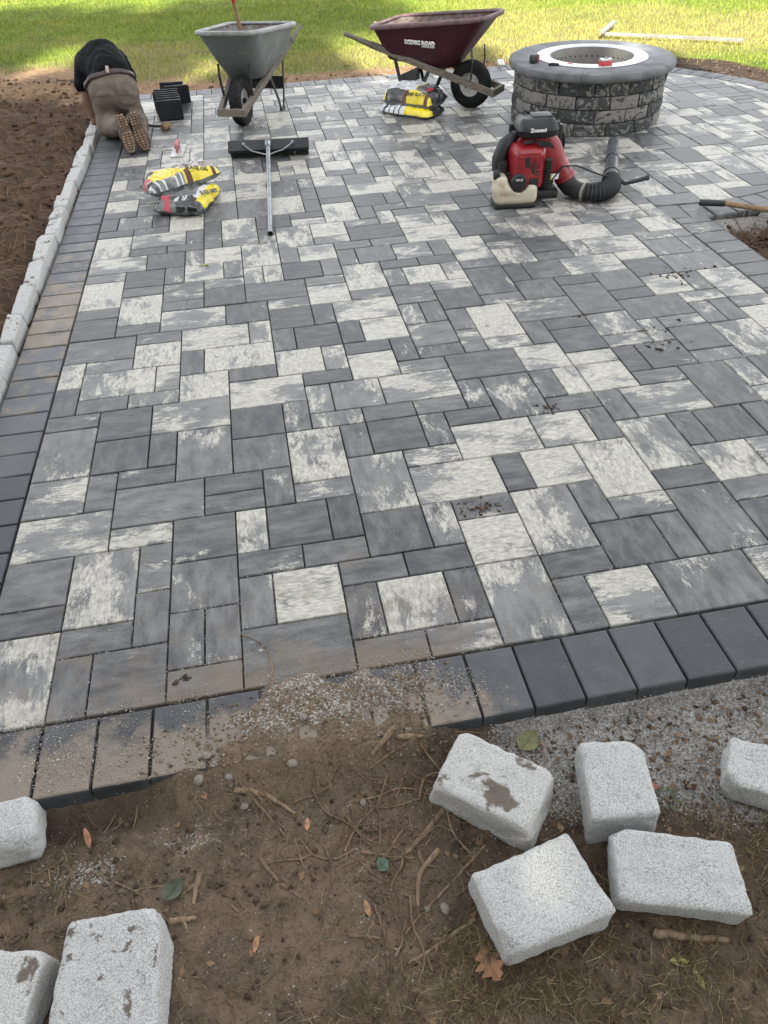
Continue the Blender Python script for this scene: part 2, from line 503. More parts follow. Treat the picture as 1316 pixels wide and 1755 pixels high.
# ---------------------------------------------------------------- patio plan
# field pavers read off the photograph: column row width height tone (module units)
TRACED = """
0 0 2 3 M,2 0 1 2 G,3 0 2 2 G,2 2 2 1 G,5 0 2 1 G,5 1 1 2 G,6 1 1 2 L,7 0 3 2 G,7 2 1 2 L,8 2 2 2 W,5 3 2 2 L,4 2 1 2 G,4 4 1 2 L,2 3 2 3 w,0 3 2 1 D,0 4 2 2 G,
0 6 3 2 w,3 6 2 1 L,3 7 3 2 L,5 5 2 2 G,7 5 1 2 w,8 5 2 2 D,7 4 2 1 G,9 4 2 1 G,10 5 1 2 D,11 4 2 2 D,13 4 1 2 L,14 5 2 1 G,14 3 2 2 W,10 3 2 1 G,12 3 2 1 D,10 1 1 2 G,11 1 2 2 W,13 1 1 2 G,
10 0 2 1 G,12 0 2 1 L,14 0 2 3 M,16 0 1 2 G,17 0 2 2 w,19 0 3 2 G,16 2 2 1 D,18 2 2 2 D,16 3 2 3 M,18 4 1 2 G,19 4 2 1 L,20 2 1 2 G,21 2 2 3 G,22 0 2 2 w,16 6 1 2 D,17 6 2 2 W,13 6 3 2 w,11 6 2 3 M,
21 5 2 1 D,19 5 2 3 w,0 8 2 2 L,2 8 1 2 G,0 10 2 3 L,0 13 2 1 G,2 10 2 2 D,2 12 2 2 D,4 10 1 2 D,3 9 2 1 D,4 12 3 2 M,5 9 2 3 L,6 8 2 1 D,6 7 2 1 G,7 11 2 2 D,7 9 2 2 G,8 7 1 2 G,0 14 1 2 D,1 14 2 1 G,3 14 2 1 M,
5 14 2 2 W,7 13 3 2 w,9 11 1 2 G,9 8 2 3 M,9 7 2 1 L,11 9 1 2 G,10 11 2 1 L,10 12 1 2 w,11 12 2 2 M,12 11 2 1 G,12 9 2 2 D,13 8 2 1 L,14 9 1 2 G,13 12 3 2 M,14 11 2 1 L,15 10 2 1 D,16 11 1 2 G,15 8 3 2 W,17 10 2 3 G,
18 8 2 2 W,20 8 1 2 G,19 10 2 1 G,21 9 1 2 G,21 6 2 3 M,22 9 3 2 M,23 7 1 2 G,24 7 2 2 D,23 5 2 2 M,23 4 2 1 G,23 2 2 2 D,25 5 2 2 M,26 7 1 2 G,25 9 2 3 G,0 16 1 2 W,1 15 3 2 w,4 15 1 2 w,0 18 3 2 G,1 17 2 1 L,3 17 2 2 W,
3 19 2 1 G,0 20 2 2 D,0 22 2 1 G,2 20 2 1 G,2 21 2 3 w,2 24 2 1 G,2 25 2 2 D,0 23 2 3 W,0 26 2 1 L,0 27 3 2 M,4 20 3 2 M,4 22 2 1 G,4 23 2 2 G,4 25 1 2 G,5 25 2 2 W,6 22 2 2 D,6 24 2 1 L,7 25 1 2 L,7 20 2 2 D,5 18 3 2 W,
5 16 1 2 G,6 16 3 2 w,7 15 2 1 G,8 18 1 2 w,9 15 2 2 W,9 17 1 2 G,10 17 2 2 D,9 19 2 2 D,9 21 2 1 L,8 22 3 2 G,11 19 1 2 D,11 15 1 2 w,10 14 2 1 D,12 14 2 2 W,12 16 2 1 D,12 17 1 2 D,12 19 3 2 w,13 17 2 2 W,14 15 1 2 D,
14 14 2 1 L,11 21 2 2 W,11 23 2 1 L,13 21 2 1 G,13 22 2 3 w,8 24 1 2 w,9 24 1 2 w,10 24 2 2 D,12 24 1 2 L,8 26 2 3 M,10 26 1 2 L,11 26 2 2 W,5 27 1 2 L,6 27 2 2 W,3 27 2 2 D,2 29 2 1 D,0 29 2 3 W,15 22 1 2 G,15 20 2 2 G,
15 18 1 2 L,16 18 1 2 G,15 16 2 2 L,15 15 2 1 D,16 22 2 2 W,18 22 1 2 w,17 21 2 1 M,17 19 2 2 D,17 17 1 2 G,17 15 1 2 L,18 16 2 3 W,18 15 2 1 M,16 13 3 2 G,19 13 2 2 W,19 11 1 2 G,20 11 1 2 w,21 11 2 2 W,21 13 2 1 w,
20 15 1 2 G,21 14 2 2 D,21 16 2 1 D,20 17 3 2 L,19 19 2 1 L,19 20 2 3 G,19 23 2 1 G,15 24 2 1 D,17 24 2 1 D,21 21 1 2 D,22 21 2 2 G,21 19 2 2 G,23 20 2 1 D,23 17 2 3 G,23 15 2 2 L,23 14 2 1 L,23 12 1 2 D,24 12 2 2 D,
23 11 2 1 G,27 10 1 2 w,26 12 2 1 L,25 14 1 2 L,26 13 2 2 G,26 15 2 1 L,25 16 3 2 G,25 18 2 1 D,25 19 2 2 G,24 21 3 2 M,27 20 2 2 D,27 18 2 2 W,29 18 1 2 G,30 17 2 3 w,28 17 2 1 L,28 15 1 2 L,29 15 1 2 G,30 16 2 1 L,
30 14 2 2 W,28 12 2 3 L,29 20 3 2 L,27 22 2 1 w,2 30 3 2 M,4 29 2 1 G,5 30 1 2 G,6 29 1 2 G,6 31 1 2 D,7 29 2 1 L,7 30 2 3 W,0 32 2 1 D,0 33 1 2 D,1 33 2 2 L,2 32 2 1 G,3 33 1 2 D,4 32 2 2 w,0 35 2 1 D,0 36 2 2 W,
0 38 3 2 L,0 40 1 2 w,1 40 2 2 L,9 29 1 2 G,10 28 2 3 M,9 31 2 2 D,10 33 2 3 W,11 31 2 1 w,11 32 2 1 D,12 33 1 2 G,12 28 2 1 L,12 29 2 2 W,13 27 2 1 G,15 27 2 1 L,13 25 1 2 G,14 25 2 2 G,16 25 2 2 M,14 28 3 2 D,
14 30 2 1 L,13 31 2 3 W,15 31 1 2 G,16 30 1 2 w,16 32 2 1 G,15 33 2 2 D,13 34 2 1 D,13 35 2 2 G,12 35 1 2 G,15 35 3 2 W,17 33 1 2 G,18 32 3 2 L,17 31 2 1 L,19 31 2 1 M,18 34 2 2 L,20 34 3 2 W,21 33 2 1 G,21 31 2 2 D,
17 29 2 2 M,19 29 1 2 L,20 29 2 2 D,22 29 2 2 L,20 27 2 2 D,17 27 3 2 W,18 25 1 2 G,19 24 2 3 w,22 27 1 2 L,23 26 2 3 w,21 26 2 1 D,21 25 2 1 L,21 23 2 2 M,23 24 2 2 D,23 23 2 1 G,25 25 3 2 W,25 23 1 2 L,26 23 3 2 M,
28 25 2 2 G,30 25 2 2 W,29 24 2 1 L,31 24 1 1 L,29 22 2 2 L,31 22 1 2 L,24 9 0 0 X
"""
TONE = {'W': 0.64, 'w': 0.54, 'M': 0.46, 'L': 0.33, 'G': 0.18, 'D': 0.02}
DISC_C = (3.95, 5.28); DISC_IN = 2.04; DISC_OUT = 2.27
I_MAX = 32; J_BACK = 64; I_FAR = 54
rng = random.Random(11)
occ = {}
PAV = []
def in_domain(i, j):
    if j < 0 or i < 0 or j >= J_BACK: return False
    if i < I_MAX: return True
    for di in (0.0, 1.0):
        for dj in (0.0, 1.0):
            if math.hypot((i + di) * U - DISC_C[0], (j + dj) * U - DISC_C[1]) < DISC_IN: return True
    return False
def put(i, j, w, h, tone):
    for a in range(w):
        for b in range(h):
            if (i + a, j + b) in occ: return False
    for a in range(w):
        for b in range(h): occ[(i + a, j + b)] = 1
    PAV.append((i, j, w, h, tone))
    return True
for tok in TRACED.replace('\n', '').split(','):
    f = tok.split()
    if len(f) == 5 and f[4] != 'X':
        if not put(*map(int, f[:4]), TONE[f[4]]): print("overlap", f)
# pavers too far away to read one by one: the same three sizes laid at random
SIZES = [(3, 2), (2, 3), (2, 2), (2, 2), (1, 2), (2, 1), (2, 1)]
def fits(i, j, w, h):
    for a in range(w):
        for b in range(h):
            if (i + a, j + b) in occ: return False
            if not in_domain(i + a, j + b): return False
    return True
def lonely(i, j, w, h):
    """free cells beside the placed stone that would be left without a free neighbour"""
    cells = {(i + a, j + b) for a in range(w) for b in range(h)}
    bad = 0
    ring = [(i + a, j + h) for a in range(w)] + [(i + a, j - 1) for a in range(w)] + [(i - 1, j + b) for b in range(h)] + [(i + w, j + b) for b in range(h)]
    for c in ring:
        if c in occ or c in cells or not in_domain(*c): continue
        nb = [(c[0] + 1, c[1]), (c[0] - 1, c[1]), (c[0], c[1] + 1), (c[0], c[1] - 1)]
        if not any(n not in occ and n not in cells and in_domain(*n) for n in nb): bad += 1
    return bad
for j in range(0, J_BACK):
    for i in range(0, I_FAR):
        if (i, j) in occ or not in_domain(i, j): continue
        opts = [s for s in SIZES if fits(i, j, *s)]
        if not opts:
            put(i, j, 1, 1, rng.choice([0.1, 0.3])); continue
        rng.shuffle(opts)
        opts.sort(key=lambda s: lonely(i, j, *s))
        w, h = opts[0]
        put(i, j, w, h, rng.choice([0.66, 0.58, 0.55, 0.46, 0.46, 0.33, 0.33, 0.19, 0.19, 0.03]))

def clip_disc(poly, c, r, n=96):
    """clip a convex polygon to a disc"""
    for k in range(n):
        a = 2 * math.pi * k / n
        nx, ny = math.cos(a), math.sin(a)
        out = []
        for q in range(len(poly)):
            p0, p1 = poly[q], poly[(q + 1) % len(poly)]
            d0 = (p0[0] - c[0]) * nx + (p0[1] - c[1]) * ny - r
            d1 = (p1[0] - c[0]) * nx + (p1[1] - c[1]) * ny - r
            if d0 <= 0: out.append(p0)
            if (d0 < 0 < d1) or (d1 < 0 < d0):
                t = d0 / (d0 - d1)
                out.append((p0[0] + (p1[0] - p0[0]) * t, p0[1] + (p1[1] - p0[1]) * t))
        poly = out
        if len(poly) < 3: return []
    return poly

def inset_poly(poly, d):
    """inset a convex counter-clockwise polygon"""
    n = len(poly); out = []
    for k in range(n):
        p0, p1, p2 = poly[k - 1], poly[k], poly[(k + 1) % n]
        e1 = (p1[0] - p0[0], p1[1] - p0[1]); e2 = (p2[0] - p1[0], p2[1] - p1[1])
        l1 = math.hypot(*e1) or 1e-9; l2 = math.hypot(*e2) or 1e-9
        n1 = (-e1[1] / l1, e1[0] / l1); n2 = (-e2[1] / l2, e2[0] / l2)
        bx, by = n1[0] + n2[0], n1[1] + n2[1]
        s = d / max(0.3, 1 + n1[0] * n2[0] + n1[1] * n2[1])
        out.append((p1[0] + bx * s, p1[1] + by * s))
    return out

def clean_poly(poly, tol=0.006):
    out = []
    for p in poly:
        if not out or math.hypot(p[0] - out[-1][0], p[1] - out[-1][1]) > tol: out.append(p)
    if len(out) > 2 and math.hypot(out[0][0] - out[-1][0], out[0][1] - out[-1][1]) <= tol: out.pop()
    return out

def stone_geo(poly, z, tilt, thick=0.06, gap=0.0022, cham=0.0045, jit=0.0006):
    """chamfered stone from a counter-clockwise outline; returns verts, faces"""
    base = inset_poly(poly, gap)
    base = [(x + rng.uniform(-jit, jit), y + rng.uniform(-jit, jit)) for x, y in base]
    cx = sum(p[0] for p in base) / len(base); cy = sum(p[1] for p in base) / len(base)
    rings = [(0, -thick), (0, -cham * 1.3), (cham * 0.35, -cham * 0.35), (cham, 0.0)]
    V = []; F = []
    n = len(base)
    for d, dz in rings:
        pr = inset_poly(base, d) if d else base
        for x, y in pr:
            V.append((x, y, z + dz + (x - cx) * tilt[0] + (y - cy) * tilt[1]))
    for k in range(len(rings) - 1):
        for q in range(n):
            q2 = (q + 1) % n
            F.append((k * n + q, k * n + q2, (k + 1) * n + q2, (k + 1) * n + q))
    F.append(tuple((len(rings) - 1) * n + q for q in range(n)))
    return V, F

def area(poly):
    return 0.5 * abs(sum(poly[k][0] * poly[(k + 1) % len(poly)][1] - poly[(k + 1) % len(poly)][0] * poly[k][1] for k in range(len(poly))))

patio = empty("patio", (0, 0, 0), kind="structure")
stones = []
for (i, j, w, h, tone) in PAV:
    poly = [(i * U, j * U), ((i + w) * U, j * U), ((i + w) * U, (j + h) * U), (i * U, (j + h) * U)]
    if i + w > I_MAX:
        q = clean_poly(clip_disc(poly, DISC_C, DISC_IN))
        if len(q) < 3 or area(q) < 0.0012: continue
        poly = q
    pp = to_px([(x, y, 0.0) for x, y in poly])
    vis = ((pp[:, 0] > -20) & (pp[:, 0] < 1336) & (pp[:, 1] < 1780)).any()
    pa = area([tuple(p) for p in pp]) if vis else 0.0
    stones.append((pa, poly, tone, (w, h)))
stones.sort(key=lambda s: -s[0])
def pv_attr(n, tone, ori, dirt):
    return np.tile(np.array([[tone, rng.random(), ori, dirt]], np.float32), (n, 1))
def dirt_at(x, y):
    d = 0.36 * math.exp(-max(0, y) / 0.5) * (1 if x < 1.6 else 0.4)
    return d + 0.06
rest_V, rest_F, rest_A = [], [], []
for k, (pa, poly, tone, (w, h)) in enumerate(stones):
    cx = sum(p[0] for p in poly) / len(poly); cy = sum(p[1] for p in poly) / len(poly)
    tl = (rng.gauss(0, 0.004), rng.gauss(0, 0.004))
    V, F = stone_geo(poly, rng.gauss(0, 0.0008), tl)
    ori = 1.0 if (h > w or (h == w and rng.random() < 0.4)) else 0.0
    if rng.random() < 0.15: ori = 1.0 - ori
    A = pv_attr(len(V), min(1, max(0, tone + rng.uniform(-0.05, 0.05))), ori, dirt_at(cx, cy))
    if k < 300:
        np_mesh("paver", V, F, [M_PAV], parent=patio, attr={"pv": A})
    else:
        b = len(rest_V)
        rest_V += V; rest_F += [tuple(q + b for q in f) for f in F]; rest_A.append(A)
prop(np_mesh("paver_field", rest_V, rest_F, [M_PAV], parent=patio, attr={"pv": np.concatenate(rest_A)}), kind="stuff")

# border of dark soldier pavers, 6 x 9 inch
SW, SD = 0.1545, 0.2286
def border_stone(poly, tone, dirt, z=0.0, m=None):
    V, F = stone_geo(poly, z + rng.gauss(0, 0.0008), (rng.gauss(0, 0.004), rng.gauss(0, 0.004)), 0.062, 0.0025, 0.007, 0.0008)
    np_mesh("border_paver", V, F, [m or M_BOR], parent=patio, attr={"pv": pv_attr(len(V), tone, 0.0, dirt)})
def quad(p, q, r, s): return [p, q, r, s]
x = -0.235
while x < 3.0:                                    # front edge
    d = 0.06
    border_stone(quad((x, -SD - 0.004), (x + SW, -SD - 0.004), (x + SW, -0.004), (x, -0.004)), rng.uniform(0.1, 0.5), d)
    x += SW
y = 0.0
while y < J_BACK * U + SD:                       # left edge
    yy = min(y + SW * 0.98, J_BACK * U + SD)
    brown = 0.42 * math.exp(-((y - 2.6) / 0.75) ** 2) + 0.08 + rng.uniform(-0.06, 0.14)
    border_stone(quad((-SD - 0.004, y), (-0.004, y), (-0.004, yy), (-SD - 0.004, yy)), rng.uniform(0.45, 1.0) if y > 1.2 else rng.uniform(0.1, 0.4), brown)
    y += SW * 0.98
xr = I_MAX * U
y = 0.45
ys = DISC_C[1] - math.sqrt(DISC_OUT ** 2 - (xr + 0.12 - DISC_C[0]) ** 2)
while y < ys - 0.05:                             # right edge up to the planting bed
    yy = min(y + SW, ys)
    border_stone(quad((xr + 0.004, y), (xr + SD, y), (xr + SD, yy), (xr + 0.004, yy)), rng.uniform(0.05, 0.32), 0.16, m=M_PAV)
    y += SW
x = -0.004
while x < DISC_C[0]:                             # back edge
    xx = min(x + SW, DISC_C[0])
    border_stone(quad((x, J_BACK * U + 0.004), (xx, J_BACK * U + 0.004), (xx, J_BACK * U + SD), (x, J_BACK * U + SD)), rng.uniform(0.5, 1.0), 0.3)
    x += SW
a0, a1 = math.acos((xr + 0.12 - DISC_C[0]) / DISC_OUT), 0
ang = -math.acos((xr + 0.004 - DISC_C[0]) / DISC_IN)
da = SW / (0.5 * (DISC_IN + DISC_OUT))
while ang < math.pi / 2 - 0.02:                   # around the fire pit circle
    b = min(ang + da, math.pi / 2)
    pts = []
    for rr, aa in ((DISC_IN + 0.004, ang), (DISC_OUT, ang), (DISC_OUT, b), (DISC_IN + 0.004, b)):
        pts.append((DISC_C[0] + rr * math.cos(aa), DISC_C[1] + rr * math.sin(aa)))
    border_stone(pts, rng.uniform(0.05, 0.30), 0.1, z=-0.004 if ang < -1.6 else 0.0, m=M_PAV if ang < 0 else None)
    ang = b
# sand between and under the stones
bed = MB()
bed.add([(-0.21, -0.21, -0.016), (xr + 0.2, -0.21, -0.016), (xr + 0.2, J_BACK * U + 0.2, -0.016), (-0.21, J_BACK * U + 0.2, -0.016)], [(0, 1, 2, 3)])
ring = [(DISC_C[0] + (DISC_OUT - 0.03) * math.cos(2 * math.pi * k / 96), DISC_C[1] + (DISC_OUT - 0.03) * math.sin(2 * math.pi * k / 96), -0.020) for k in range(96)]
bed.add(ring, [tuple(range(96))])
bed.build("joint_sand", M_SAND, patio, False)
# ---------------------------------------------------------------- ground
def mat_ground():
    t = NT("ground_soil_and_turf")
    at = t.attr("gm")
    lawn, dry, dark = t.sep(at.outputs['Color'])
    P = t.pos()
    big = t.noise(P, 2.2, 5, 0.6); mid = t.noise(P, 14.0, 6, 0.68); fine = t.noise(P, 110.0, 4, 0.7)
    soil = t.mix(t.ramp(mid, 0.3, 0.72), (0.034, 0.0195, 0.0115), (0.110, 0.063, 0.035))
    soil = t.mix(t.math('MULTIPLY', t.ramp(fine, 0.5, 0.75), 0.5), soil, (0.15, 0.10, 0.062))
    pale = t.mix(t.ramp(mid, 0.3, 0.7), (0.15, 0.085, 0.045), (0.27, 0.18, 0.105))
    soil = t.mix(t.ramp(t.math('ADD', dry, t.math('MULTIPLY', t.math('SUBTRACT', big, 0.5), 0.8)), 0.3, 0.75), soil, pale)
    soil = t.mix(dark, soil, (0.022, 0.014, 0.010))
    green = t.mix(t.ramp(big, 0.35, 0.65), (0.07, 0.115, 0.012), (0.15, 0.185, 0.02))
    straw = t.mix(t.ramp(fine, 0.35, 0.7), (0.13, 0.105, 0.045), (0.24, 0.20, 0.10))
    green = t.mix(t.ramp(t.math('ADD', t.math('MULTIPLY', mid, 0.7), t.math('MULTIPLY', dry, 0.8)), 0.45, 0.85), green, straw)
    green = t.mix(t.math('MULTIPLY', t.ramp(fine, 0.35, 0.6, 1.0, 0.0), 0.5), green, (0.03, 0.035, 0.012))
    lm = t.ramp(t.math('ADD', lawn, t.math('MULTIPLY', t.math('SUBTRACT', mid, 0.5), 0.9)), 0.35, 0.65)
    t.bump(t.math('ADD', mid, t.math('MULTIPLY', fine, 0.35)), 0.9, 0.03)
    allc = t.mix(lm, soil, green)
    sand = t.ramp(t.math('ADD', at.outputs['Alpha'], t.math('MULTIPLY', t.math('SUBTRACT', mid, 0.5), 0.8)), 0.3, 0.6)
    allc = t.mix(sand, allc, t.mix(t.ramp(fine, 0.3, 0.7), (0.12, 0.112, 0.10), (0.34, 0.325, 0.30)))
    return t.out(allc, 0.95, 0.0, 0.2)
M_GROUND = mat_ground()

def axis(dense0, dense1, step, far):
    a = list(np.arange(dense0, dense1 + 1e-6, step))
    s, q = step, dense1
    while q < far: s *= 1.3; q += s; a.append(q)
    s, q = step, dense0
    while q > -far: s *= 1.3; q -= s; a.insert(0, q)
    return np.array(a)

XR_OUT = I_MAX * U + SD; YB_OUT = J_BACK * U + SD
def patio_dist(x, y):
    """signed distance to the patio outline, negative inside"""
    dx = np.maximum(-0.24 - x, x - XR_OUT); dy = np.maximum(-0.24 - y, y - YB_OUT)
    d1 = np.where((dx > 0) & (dy > 0), np.hypot(dx, dy), np.maximum(dx, dy))
    d2 = np.hypot(x - DISC_C[0], y - DISC_C[1]) - DISC_OUT
    return np.minimum(d1, d2)

def lawn_mask(x, y):
    """1 turf, 0 bare soil"""
    n = fbm(x * 1.3, y * 1.3, 0, 5, 4)
    d = patio_dist(x, y)
    back = sstep(0.22, 0.62, d + 0.22 * n)
    lim = 8.3 - 0.55 * np.minimum(x + 0.2, 0) + 1.1 * n              # left bank of fresh soil
    left = np.where(x < 0.4, sstep(lim, lim + 0.9, y), 1.0)
    front = sstep(3.5, 4.2, y)
    bare = 1 - 0.9 * np.exp(-(((x - 0.75) / 0.75) ** 2 + ((y - 9.3) / 0.55) ** 2) * 1.1) * sstep(-0.2, 0.35, fbm(x * 2.5, y * 2.5, 0, 9, 3))
    right = 1 - sstep(5.0, 6.2, x) * (1 - sstep(0.45, 0.8, d + 0.15 * n))
    far = np.where((y < 3.5) & (x > 8), 1.0, 0.0)
    return np.clip(back * left * bare * np.maximum(front, far) * right, 0, 1)

def bed_mask(x, y):
    return sstep(0.03, 0.16, x - XR_OUT) * sstep(0.02, 0.2, np.hypot(x - DISC_C[0], y - DISC_C[1]) - DISC_OUT) * (y < 5)

def ground_z(x, y):
    d = patio_dist(x, y)
    z = -0.02 + 0.02 * fbm(x * 0.7, y * 0.7, 0, 2, 3)
    bank = sstep(-0.30, -0.50, x) * sstep(9.5, 7.5, y)
    z = z + bank * (0.035 + 0.20 * sstep(-0.5, -2.4, x) + 0.06 * fbm(x * 2.1, y * 2.1, 0, 3, 5) + 0.03 * (1 - 2 * np.abs(fbm(x * 6, y * 6, 0, 4, 5))))
    strip = (1 - lawn_mask(x, y)) * sstep(0.0, 0.12, d) * (y > 5)
    z = z + strip * (0.02 * fbm(x * 5, y * 5, 0, 6, 4) - 0.012)
    z = z + bed_mask(x, y) * (-0.10 + 0.07 * sstep(0.1, 0.6, np.minimum(x - XR_OUT, np.hypot(x - DISC_C[0], y - DISC_C[1]) - DISC_OUT)) + 0.03 * fbm(x * 8, y * 8, 0, 8, 4))
    fr = sstep(-0.15, -0.27, y) * (y > -60)
    z = np.where((y < -0.1) & (x > -0.34), -0.13, z)
    z = np.where(d < 0.0, -0.14, z)
    return z

gx = axis(-2.6, 7.4, 0.045, 320.0)
gy = axis(-1.2, 12.6, 0.045, 320.0)
GX, GY = np.meshgrid(gx, gy, indexing='ij')
GZ = ground_z(GX, GY)
L_ = lawn_mask(GX, GY)
nn = fbm(GX * 0.6, GY * 0.6, 0, 21, 4)
dryv = np.clip(0.30 + 0.8 * nn + 0.75 * np.exp(-((GY - 8.9) / 1.0) ** 2) * (GX < 0.1) + 0.45 * np.exp(-((GY - 8.4) / 0.9) ** 2) + 0.35 * (patio_dist(GX, GY) < 0.5) * (GY > 7), 0, 1)
dryv = np.where((GX < -0.3) & (GY < 7.2), 0.10 + 0.25 * np.clip(nn, 0, 1), dryv)
dryv = np.where(GY > 11.0, dryv * 0.45, dryv)
darkv = np.clip(sstep(5.0, 6.0, GX) * (1 - L_) * 0.8 + bed_mask(GX, GY) * 0.5, 0, 1) * (GY < 8)
darkv = np.clip(darkv + 0.12 * ((GX < -0.3) & (GY > 3.0) & (GY < 7.4)), 0, 1)
ni, nj = GX.shape
idx = np.arange(ni * nj).reshape(ni, nj)
F = np.stack([idx[:-1, :-1], idx[1:, :-1], idx[1:, 1:], idx[:-1, 1:]], -1).reshape(-1, 4)
sandv = np.clip(1.25 * np.exp(-np.maximum(0, np.minimum(GX - XR_OUT, np.hypot(GX - DISC_C[0], GY - DISC_C[1]) - DISC_OUT)) / 0.11), 0, 1) * ((GY < 4.5) & (GX > 3.5))
gm = np.stack([L_, dryv, darkv, sandv], -1).reshape(-1, 4)
ground = np_mesh("ground", np.stack([GX, GY, GZ], -1).reshape(-1, 3), F, [M_GROUND], smooth=True, attr={"gm": gm})
prop(ground, kind="structure")

# ---- foreground dirt, heaped over part of the front border
def mat_dirt():
    t = NT("foreground_dirt")
    at = t.attr("gm")
    gravel, moist_shade, tan = t.sep(at.outputs['Color'])
    P = t.pos()
    mid = t.noise(P, 16.0, 7, 0.7); fine = t.noise(P, 130.0, 5, 0.72); vor = t.voro(P, 210.0, 1)
    c = t.mix(t.ramp(mid, 0.28, 0.72), (0.062, 0.043, 0.029), (0.285, 0.205, 0.138))
    c = t.mix(t.ramp(fine, 0.45, 0.72), c, t.mix(0.5, c, (0.22, 0.165, 0.115)))
    c = t.mix(t.math('MULTIPLY', t.ramp(fine, 0.32, 0.46, 1.0, 0.0), 0.6), c, (0.025, 0.016, 0.011))
    c = t.mix(t.math('MULTIPLY', tan, 0.75), c, t.mix(t.ramp(fine, 0.3, 0.7), (0.14, 0.098, 0.064), (0.30, 0.225, 0.155)))
    vx = t.sep(vor)[0]
    spk = t.math('MULTIPLY', t.ramp(t.voro(P, 190.0), 0.22, 0.10), t.ramp(t.noise(P, 9.0, 4, 0.6), 0.40, 0.62))
    c = t.mix(t.math('MULTIPLY', spk, 0.75), c, (0.36, 0.32, 0.27))
    grit = t.mix(vx, (0.16, 0.152, 0.14), (0.56, 0.54, 0.50))
    gmask = t.ramp(t.math('ADD', gravel, t.math('ADD', t.math('MULTIPLY', t.math('SUBTRACT', mid, 0.5), 0.9), t.math('MULTIPLY', t.math('SUBTRACT', vx, 0.5), 0.5))), 0.42, 0.62)
    c = t.mix(gmask, c, grit)
    c = t.mix(t.math('MULTIPLY', moist_shade, t.ramp(mid, 0.35, 0.6)), c, (0.050, 0.035, 0.024))
    t.bump(t.math('ADD', t.math('MULTIPLY', fine, 0.8), t.math('ADD', mid, t.math('MULTIPLY', vx, 0.25))), 1.0, 0.012)
    return t.out(c, 0.93, 0.0, 0.25)
M_DIRT = mat_dirt()

def heap(x, y):
    """height above the paver tops of the dirt swept over the front border"""
    n = fbm(x * 7, y * 7, 0, 31, 5)
    a = sstep(0.40, 0.66, x + 0.05 * n) * (1 - sstep(1.25, 1.50, x + 0.07 * n))
    top = -0.150 + 0.13 * sstep(0.50, 1.05, x) - 0.055 * sstep(1.25, 1.5, x)
    return a, top + 0.05 * n
def dirt_z(x, y):
    n1 = fbm(x * 3.2, y * 3.2, 0, 41, 4); n2 = fbm(x * 13, y * 13, 0, 43, 4); n3 = fbm(x * 48, y * 48, 0, 47, 3)
    z = -0.066 + 0.016 * n1 + 0.018 * n2 + 0.0085 * n3
    z = z - 0.050 * np.exp(-((y + 0.275) / 0.045) ** 2) * (1 - sstep(0.42, 0.62, x))       # hollow under the left front edge
    z = z - 0.006 * sstep(1.5, 1.9, x)
    a, top = heap(x, y)
    rise = sstep(-0.36, -0.21, y) * a
    z = z + rise * 0.074
    over = np.maximum(0, y - top)
    z = z - np.where(y > top, np.minimum(0.05, over * 0.35) * a, 0)
    z = np.where(y > -0.236, np.where(a * (y < top + 0.10) > 0.35, z, -0.04), z)
    return z
DX = np.arange(-0.30, 3.30, 0.0115); DY = np.concatenate([np.arange(-2.2, -1.15, 0.03), np.arange(-1.15, 0.03, 0.0105)])
DXX, DYY = np.meshgrid(DX, DY, indexing='ij')
DZ = dirt_z(DXX, DYY)
grv = 1.0 * sstep(1.40, 1.62, DXX + 0.08 * fbm(DXX * 4, DYY * 4, 0, 51)) * sstep(-0.60, -0.40, DYY + 0.10 * fbm(DXX * 5, DYY * 5, 0, 52) + 0.10 * sstep(1.8, 2.1, DXX))
a_, top_ = heap(DXX, DYY)
grv = np.maximum(grv, 0.42 * a_ * sstep(-0.25, -0.12, DYY))
grv = np.maximum(grv, 0.55 * np.exp(-(((DXX - 0.36) / 0.12) ** 2 + ((DYY + 0.42) / 0.05) ** 2)))
grv = np.maximum(grv, 0.32 * np.exp(-(((DXX - 0.62) / 0.2) ** 2 + ((DYY + 0.38) / 0.08) ** 2)))
tan_ = a_ * sstep(-0.42, -0.2, DYY) * 0.9 + 0.55 * np.exp(-(((DXX - 0.95) / 0.22) ** 2 + ((DYY + 0.6) / 0.25) ** 2))
moist_shade = 0.8 * sstep(1.15, 1.35, DXX) * (1 - grv) * sstep(-0.95, -0.5, DYY) + 0.25
moist_shade = moist_shade + 0.5 * np.exp(-((DYY + 0.28) / 0.05) ** 2) * (DXX < 0.6)  # shade painted into the hollow under the left front edge
ni, nj = DXX.shape
idx = np.arange(ni * nj).reshape(ni, nj)
F = np.stack([idx[:-1, :-1], idx[1:, :-1], idx[1:, 1:], idx[:-1, 1:]], -1).reshape(-1, 4)
dgm = np.clip(np.stack([grv, moist_shade, tan_, np.ones_like(grv)], -1), 0, 1).reshape(-1, 4)
dirt = np_mesh("dirt", np.stack([DXX, DYY, DZ], -1).reshape(-1, 3), F, [M_DIRT], smooth=True, attr={"gm": dgm})
prop(dirt, kind="structure")
def dz(x, y): return float(dirt_z(np.array([x]), np.array([y]))[0])

